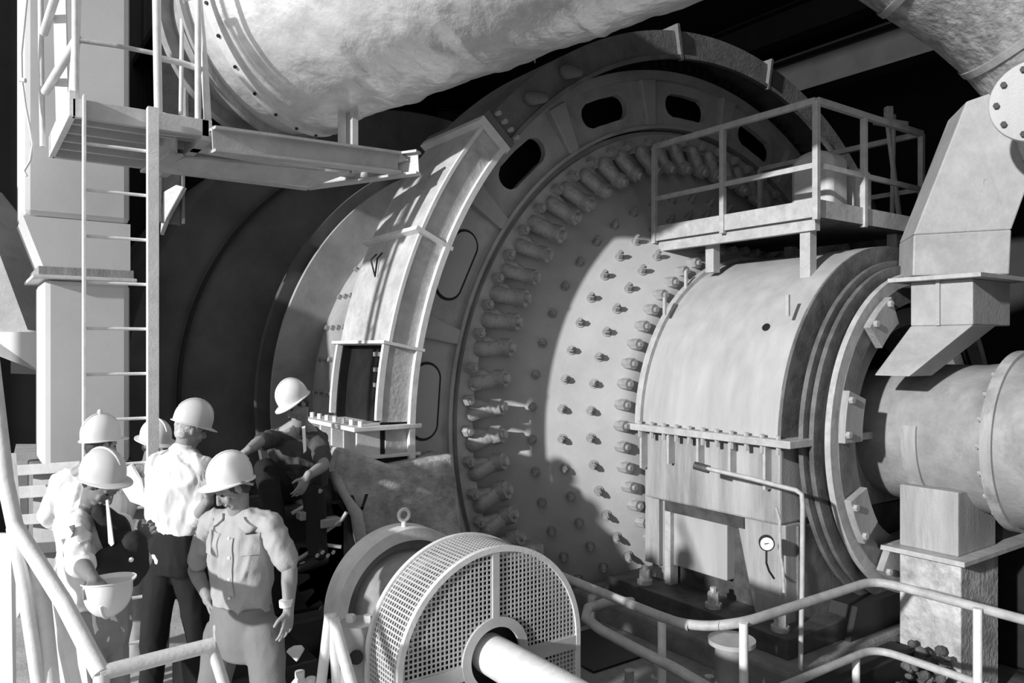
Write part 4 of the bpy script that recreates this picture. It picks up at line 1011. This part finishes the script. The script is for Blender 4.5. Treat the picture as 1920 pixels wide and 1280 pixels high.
# ---- E: khaki shirt, front
dE = 3.6
person('person in khaki short-sleeved shirt and white hard hat looking down, nearest the viewer', dict(
    head=W(434, 912, 4.011), neck=W(446, 962, 4.091), shL=W(508, 985, 4.000), shR=W(396, 978, 4.204), elL=W(543, 1068, 3.978), elR=W(366, 1068, 4.294),
    wrL=W(541, 1140, 3.865), wrR=W(388, 1118, 4.136), hipL=W(494, 1190, 4.023), hipR=W(418, 1190, 4.226), knL=W(508, 1315, 3.932), knR=W(396, 1310, 4.136), anL=W(506, 1425, 4.068), anR=W(402, 1402, 4.249)),
    CV(-.62, -.55, -.55), M_shirtk, M_trk, hat=True, seed=2, up=CV(-.25, -.25, .9), hat_tilt=CV(-.10, -.10, .98), girth=1.0,
    hands=dict(L=dict(d=CV(-.05, -.08, -1), pn=CV(-.8, .4, 0), th=CV(-.6, -.8, 0), curl=14, sp=1.6), R=dict(d=CV(.35, -.2, -.9), pn=CV(.9, .3, .2), th=CV(.3, -.9, 0), curl=30)))
E_ = [o for o in COL.objects if o.name.startswith('person')][-1]
MB().tube([W(536, 1124, 3.865) , W(537, 1136, 3.865)], .034, 20).build('wrist_watch', M_paper, E_, 40)
def patch(pts, th, name, m, par): return MB().prism(pts, th).build(name, m, par, bevel=.003)
from mathutils.bvhtree import BVHTree
def decal(root, part, cpx, w, h, m, name, off=.004, th=.004, tilt=0.0, thick=True):
    "cloth patch that follows the surface of a garment around the point seen at photo pixel cpx"
    src = [c_ for c_ in root.children if c_.name.split('.')[0] == part][0]
    mw = Matrix.Translation(WL[src.name])
    bv = BVHTree.FromPolygons([mw @ v.co for v in src.data.vertices], [list(p.vertices) for p in src.data.polygons])
    O = Vector((0, 0, CZ)); D = (W(cpx[0], cpx[1], 1.0) - O).normalized()
    hit = bv.ray_cast(O, D)
    if hit[0] is None: return
    n_ = hit[1]; n_ = n_ if n_.dot(D) < 0 else -n_
    up_ = (UP - n_ * UP.dot(n_)).normalized(); sd_ = up_.cross(n_)
    ct, st_ = math.cos(tilt), math.sin(tilt); ux = sd_ * ct + up_ * st_; uy = up_ * ct - sd_ * st_
    b = MB(); nx, ny = max(2, int(w / .012)), max(2, int(h / .012)); g = []
    for j in range(ny + 1):
        row = []
        for i in range(nx + 1):
            p = hit[0] + ux * (i / nx - .5) * w + uy * (j / ny - .5) * h + n_ * .08
            hh_ = bv.ray_cast(p, -n_, .2); q = hh_[0] if hh_[0] is not None else p - n_ * .08
            row.append((b.v(q + n_ * (off + th)), b.v(q + n_ * (off * .2))))
        g.append(row)
    for j in range(ny):
        for i in range(nx): b.face([g[j][i][0], g[j][i + 1][0], g[j + 1][i + 1][0], g[j + 1][i][0]])
    edge = [g[0][i] for i in range(nx + 1)] + [g[j][nx] for j in range(1, ny + 1)] + [g[ny][i] for i in range(nx - 1, -1, -1)] + [g[j][0] for j in range(ny - 1, 0, -1)]
    for i in range(len(edge)):
        p, q = edge[i], edge[(i + 1) % len(edge)]; b.face([p[0], p[1], q[1], q[0]])
    return b.build(name, m, root, 60)
decal(E_, 'shirt', (470, 1020), .09, .11, M_shirtk, 'pocket')
decal(E_, 'shirt', (400, 1018), .10, .12, M_shirtk, 'pocket'); decal(E_, 'shirt', (430, 1065), .035, .30, M_shirtk, 'button_placket', .004)
for y_ in (1010, 1045, 1085, 1120): decal(E_, 'shirt', (431, y_), .012, .012, M_paper, 'button', .008)
decal(E_, 'shirt', (470, 1000), .05, .006, M_dark, 'pocket_pen', .013)
decal(E_, 'shirt', (412, 975), .07, .045, M_shirtk, 'collar_flap', .012, .006, .5); decal(E_, 'shirt', (462, 985), .08, .045, M_shirtk, 'collar_flap', .012, .006, -.6)
MB().bar(W(452, 903, 3.887), W(474, 908, 3.955), .01, .012).build('glasses_arm', M_rail, E_)
# ---- D: white shirt, black trousers, back turned
person('person in white shirt and black trousers with pale hard hat, back turned', dict(
    head=W(357, 803, 4.770), neck=W(345, 838, 4.770), shL=W(294, 872, 4.728), shR=W(376, 872, 4.728), elL=W(292, 962, 4.940), elR=W(372, 968, 4.664), wrL=W(330, 970, 5.152), wrR=W(392, 935, 4.452),
    hipL=W(308, 1042, 4.770), hipR=W(352, 1042, 4.728), knL=W(290, 1180, 4.664), knR=W(372, 1180, 4.770), anL=W(282, 1310, 4.770), anR=W(388, 1298, 4.876)),
    CV(.72, .62, -.28), M_shirtw, M_trb, m_hair=M_hairg, hat=True, hat_m=M_hat2, sleeve='roll', seed=5, up=CV(.1, 0, 1), voxel=.007,
    hands=dict(R=dict(d=CV(-.15, -.1, 1), pn=CV(.3, .9, 0), th=CV(1, 0, 0), curl=8, sp=2.0)))
# ---- B: bending forward, holding hat
person('person bending forward in white shirt, its shaded front painted black, with hanging tie, front left', dict(
    head=W(192, 906, 3.944), neck=W(172, 946, 4.014), shL=W(222, 985, 4.246), shR=W(140, 982, 3.898), elL=W(262, 1052, 4.246), elR=W(150, 1056, 3.712), wrL=W(262, 1010, 4.060), wrR=W(174, 1084, 3.480),
    hipL=W(200, 1180, 4.176), hipR=W(152, 1190, 4.002), knL=W(212, 1310, 4.060), knR=W(176, 1325, 3.828), anL=W(206, 1405, 4.176), anR=W(170, 1432, 3.944)),
    CV(.62, -.15, -.72), M_shirtw, M_trg, m_skin=M_skind, hat=True, hat_m=M_hat2, sleeve='roll', seed=9, up=CV(.52, -.1, .75), hat_tilt=CV(.12, -.12, .98), girth=1.08,
    hands=dict(R=dict(d=CV(.55, -.35, -.4), pn=CV(.3, -.1, -.9), th=CV(-.2, -.8, .4), curl=30), L=dict(d=CV(.6, 0, .5), pn=CV(0, -1, 0), th=CV(0, 0, 1), curl=40)))
B_p = [o for o in COL.objects if o.name.startswith('person')][-1]
b = MB()
vp_ = [(W(186, 958, 3.921), .04), (W(214, 990, 3.990), .075), (W(222, 1035, 4.037), .078), (W(208, 1095, 4.060), .07)]
for i in range(3): b.cap(vp_[i][0], vp_[i][1], vp_[i + 1][0], vp_[i + 1][1], 16)
b.cap(W(250, 1020, 3.944), .07, W(262, 1040, 3.967), .05)
b.cap(W(208, 1055, 3.86), .085, W(252, 1062, 3.95), .07, 16); b.cap(W(210, 1085, 3.9), .075, W(245, 1080, 3.95), .06, 16)
fuse('shirt_front_shade', b, .012, M_frontshade, B_p, 3, .006, 10, 4)  # shirt front in shade, modelled as a black piece over the white
b = MB(); b.prism([W(198, 938, 3.712), W(202, 936, 3.712), W(213, 1020, 3.666), W(208, 1024, 3.666), W(203, 1018, 3.666)], FW * .008); b.build('tie', M_paper, B_p)
MB().ell(W(246, 1049, 3.828), (.012, .01, .012)).build('button', M_paper, B_p, 180)
decal(B_p, 'shirt', (150, 1000), .09, .1, M_shirtw, 'pocket')
hh = thing('held_hard_hat', W(200, 1115, 3.503), 'upturned white hard hat held by the bending person', 'hard hat')
WL[hh.name] = Vector(hh.location)
hard_hat(W(203, 1106, 3.503), CV(-.2, 1, 0), CV(.05, -.12, -1).normalized(), M_hat, hh, 'bill', name='hat_shell')
# ---- A: white shirt behind
person('white-shirted person in white hard hat with a knob on top, back turned at left', dict(
    head=W(190, 832, 4.760), neck=W(178, 872, 4.760), shL=W(118, 902, 4.760), shR=W(208, 905, 4.872), elL=W(92, 965, 4.704), elR=W(228, 985, 5.040), wrL=W(135, 1000, 4.872), wrR=W(248, 925, 5.096),
    hipL=W(140, 1090, 4.760), hipR=W(190, 1090, 4.816), knL=W(140, 1200, 4.704), knR=W(190, 1200, 4.816), anL=W(138, 1312, 4.760), anR=W(192, 1303, 4.816)),
    CV(.55, .75, -.3), M_shirtw, M_trg, hat=True, sleeve='long', seed=12, voxel=.008, knob=True, brim='bill', collar=True, hat_tilt=CV(-.02, -.05, 1))
# ---- C: behind ladder
person('person in grey shirt and wide-brimmed white hard hat standing behind the ladder', dict(
    head=W(290, 832, 5.55), neck=W(282, 868, 5.57), shL=W(318, 895, 5.70), shR=W(252, 893, 5.50), elL=W(322, 965, 5.65), elR=W(238, 955, 5.40), wrL=W(285, 985, 5.35), wrR=W(246, 925, 5.17),
    hipL=W(296, 1040, 5.60), hipR=W(262, 1040, 5.55), knL=W(296, 1165, 5.55), knR=W(260, 1165, 5.50), anL=W(298, 1275, 5.60), anR=W(258, 1272, 5.55)),
    CV(.85, -.45, -.2), M_shirtg, M_trg, m_skin=M_skind, hat=True, brim='round', sleeve='long', seed=15, voxel=.008,
    hands=dict(R=dict(d=CV(-.1, -.5, .6), pn=CV(.5, 0, .3), th=CV(0, 0, 1), curl=35)))
pp = MB(); pp.prism([W(224, 885, 4.7), W(246, 872, 4.7), W(262, 900, 4.68), W(276, 952, 4.65), W(244, 940, 4.66), W(228, 915, 4.68)], CV(0, .02, .01)); tag(pp.build('crumpled_paper', M_paper), 'crumpled white paper held up beside the ladder', 'paper')
# ---- F: sitting on the housing, leaning on his knees
person('person in dark shirt and white hard hat sitting forward with arms on knees', dict(
    head=W(555, 756, 5.45), neck=W(562, 790, 5.55), shL=W(596, 822, 5.7), shR=W(518, 820, 5.6), elL=W(607, 872, 5.42), elR=W(486, 828, 5.32), wrL=W(576, 893, 5.2), wrR=W(462, 846, 5.15),
    hipL=W(598, 938, 5.85), hipR=W(548, 938, 5.85), knL=W(588, 930, 5.38), knR=W(498, 880, 5.38), anL=W(596, 1042, 5.32), anR=W(520, 1000, 5.3)),
    CV(-.45, -.6, -.62), M_shirtd, M_trb, m_skin=M_skin, hat=True, sleeve='short', seed=20, up=CV(-.35, -.4, .8), hat_tilt=CV(-.38, -.30, .87), voxel=.007, collar=False, belt=False, girth=1.15,
    hands=dict(L=dict(d=CV(-.35, -.3, -.85), pn=CV(-.6, .5, 0), th=CV(-.5, -.8, 0), curl=18), R=dict(d=CV(-.6, -.3, -.5), pn=CV(0, 0, -1), th=CV(0, -1, 0), curl=30)))
F_p = [o for o in COL.objects if o.name.startswith('person')][-1]
MB().prism([W(566, 800, 5.36), W(572, 798, 5.36), W(574, 845, 5.33), W(569, 850, 5.33)], FW * .01).build('tie', M_paper, F_p)

# small bright things low behind the khaki person
dc = MB().box((1.05, 4.3, 0), (1.7, 5.0, .44)).build('dark_cabinet', M_dark, bevel=.01); tag(dc, 'low black cabinet under the white folded cup', 'cabinet')
rg = MB(); rg.prism([W(535, 1222, 4.4), W(548, 1215, 4.4), W(562, 1214, 4.4), W(568, 1222, 4.4), W(556, 1242, 4.4)], FW * .05)
tag(rg.build('white_cup', M_paper, bevel=.008), 'white folded cup lying low behind the khaki-trousered legs', 'cup')
for k, (x, y) in enumerate(((562, 1258), (583, 1270))):
    t_ = thing('white_bottle', W(x, y + 30, 4.2), ('short white capped bottle at the bottom edge left of the brace pipes', 'second smaller white bottle at the bottom edge nearest the brace pipes')[k], 'bottle', 'white bottles at the bottom edge')
    c = W(x, y, 4.2); c0 = Vector((c.x, c.y, 0)); MB().tube([c0, Vector((c.x, c.y, c.z - .06)), Vector((c.x, c.y, c.z - .03))], [.045, .045, .02], 20).build('bottle_body', M_paper, t_, 50)
    MB().cyl((c.x, c.y, c.z - .03), (c.x, c.y, c.z), .026, n=16).build('cap', M_paper, t_, 50)

# ================================================================== LIGHT
wd = bpy.data.worlds.new('world'); S.world = wd; wd.use_nodes = True
bg = wd.node_tree.nodes['Background']; bg.inputs['Color'].default_value = (.8, .8, .8, 1); bg.inputs['Strength'].default_value = .72
sun = bpy.data.lights.new('sun', 'SUN'); sun.energy = 4.6; sun.angle = R_(1.5)
so = bpy.data.objects.new('sun', sun); COL.objects.link(so)
sd = Vector((-.89, -.15, .27)).normalized()
so.rotation_euler = sd.to_track_quat('Z', 'Y').to_euler(); so.location = sd * 20
vs = S.view_settings; vs.view_transform = 'Standard'; vs.look = 'None'; vs.gamma = 1; vs.use_curve_mapping = False; vs.exposure = 0.0
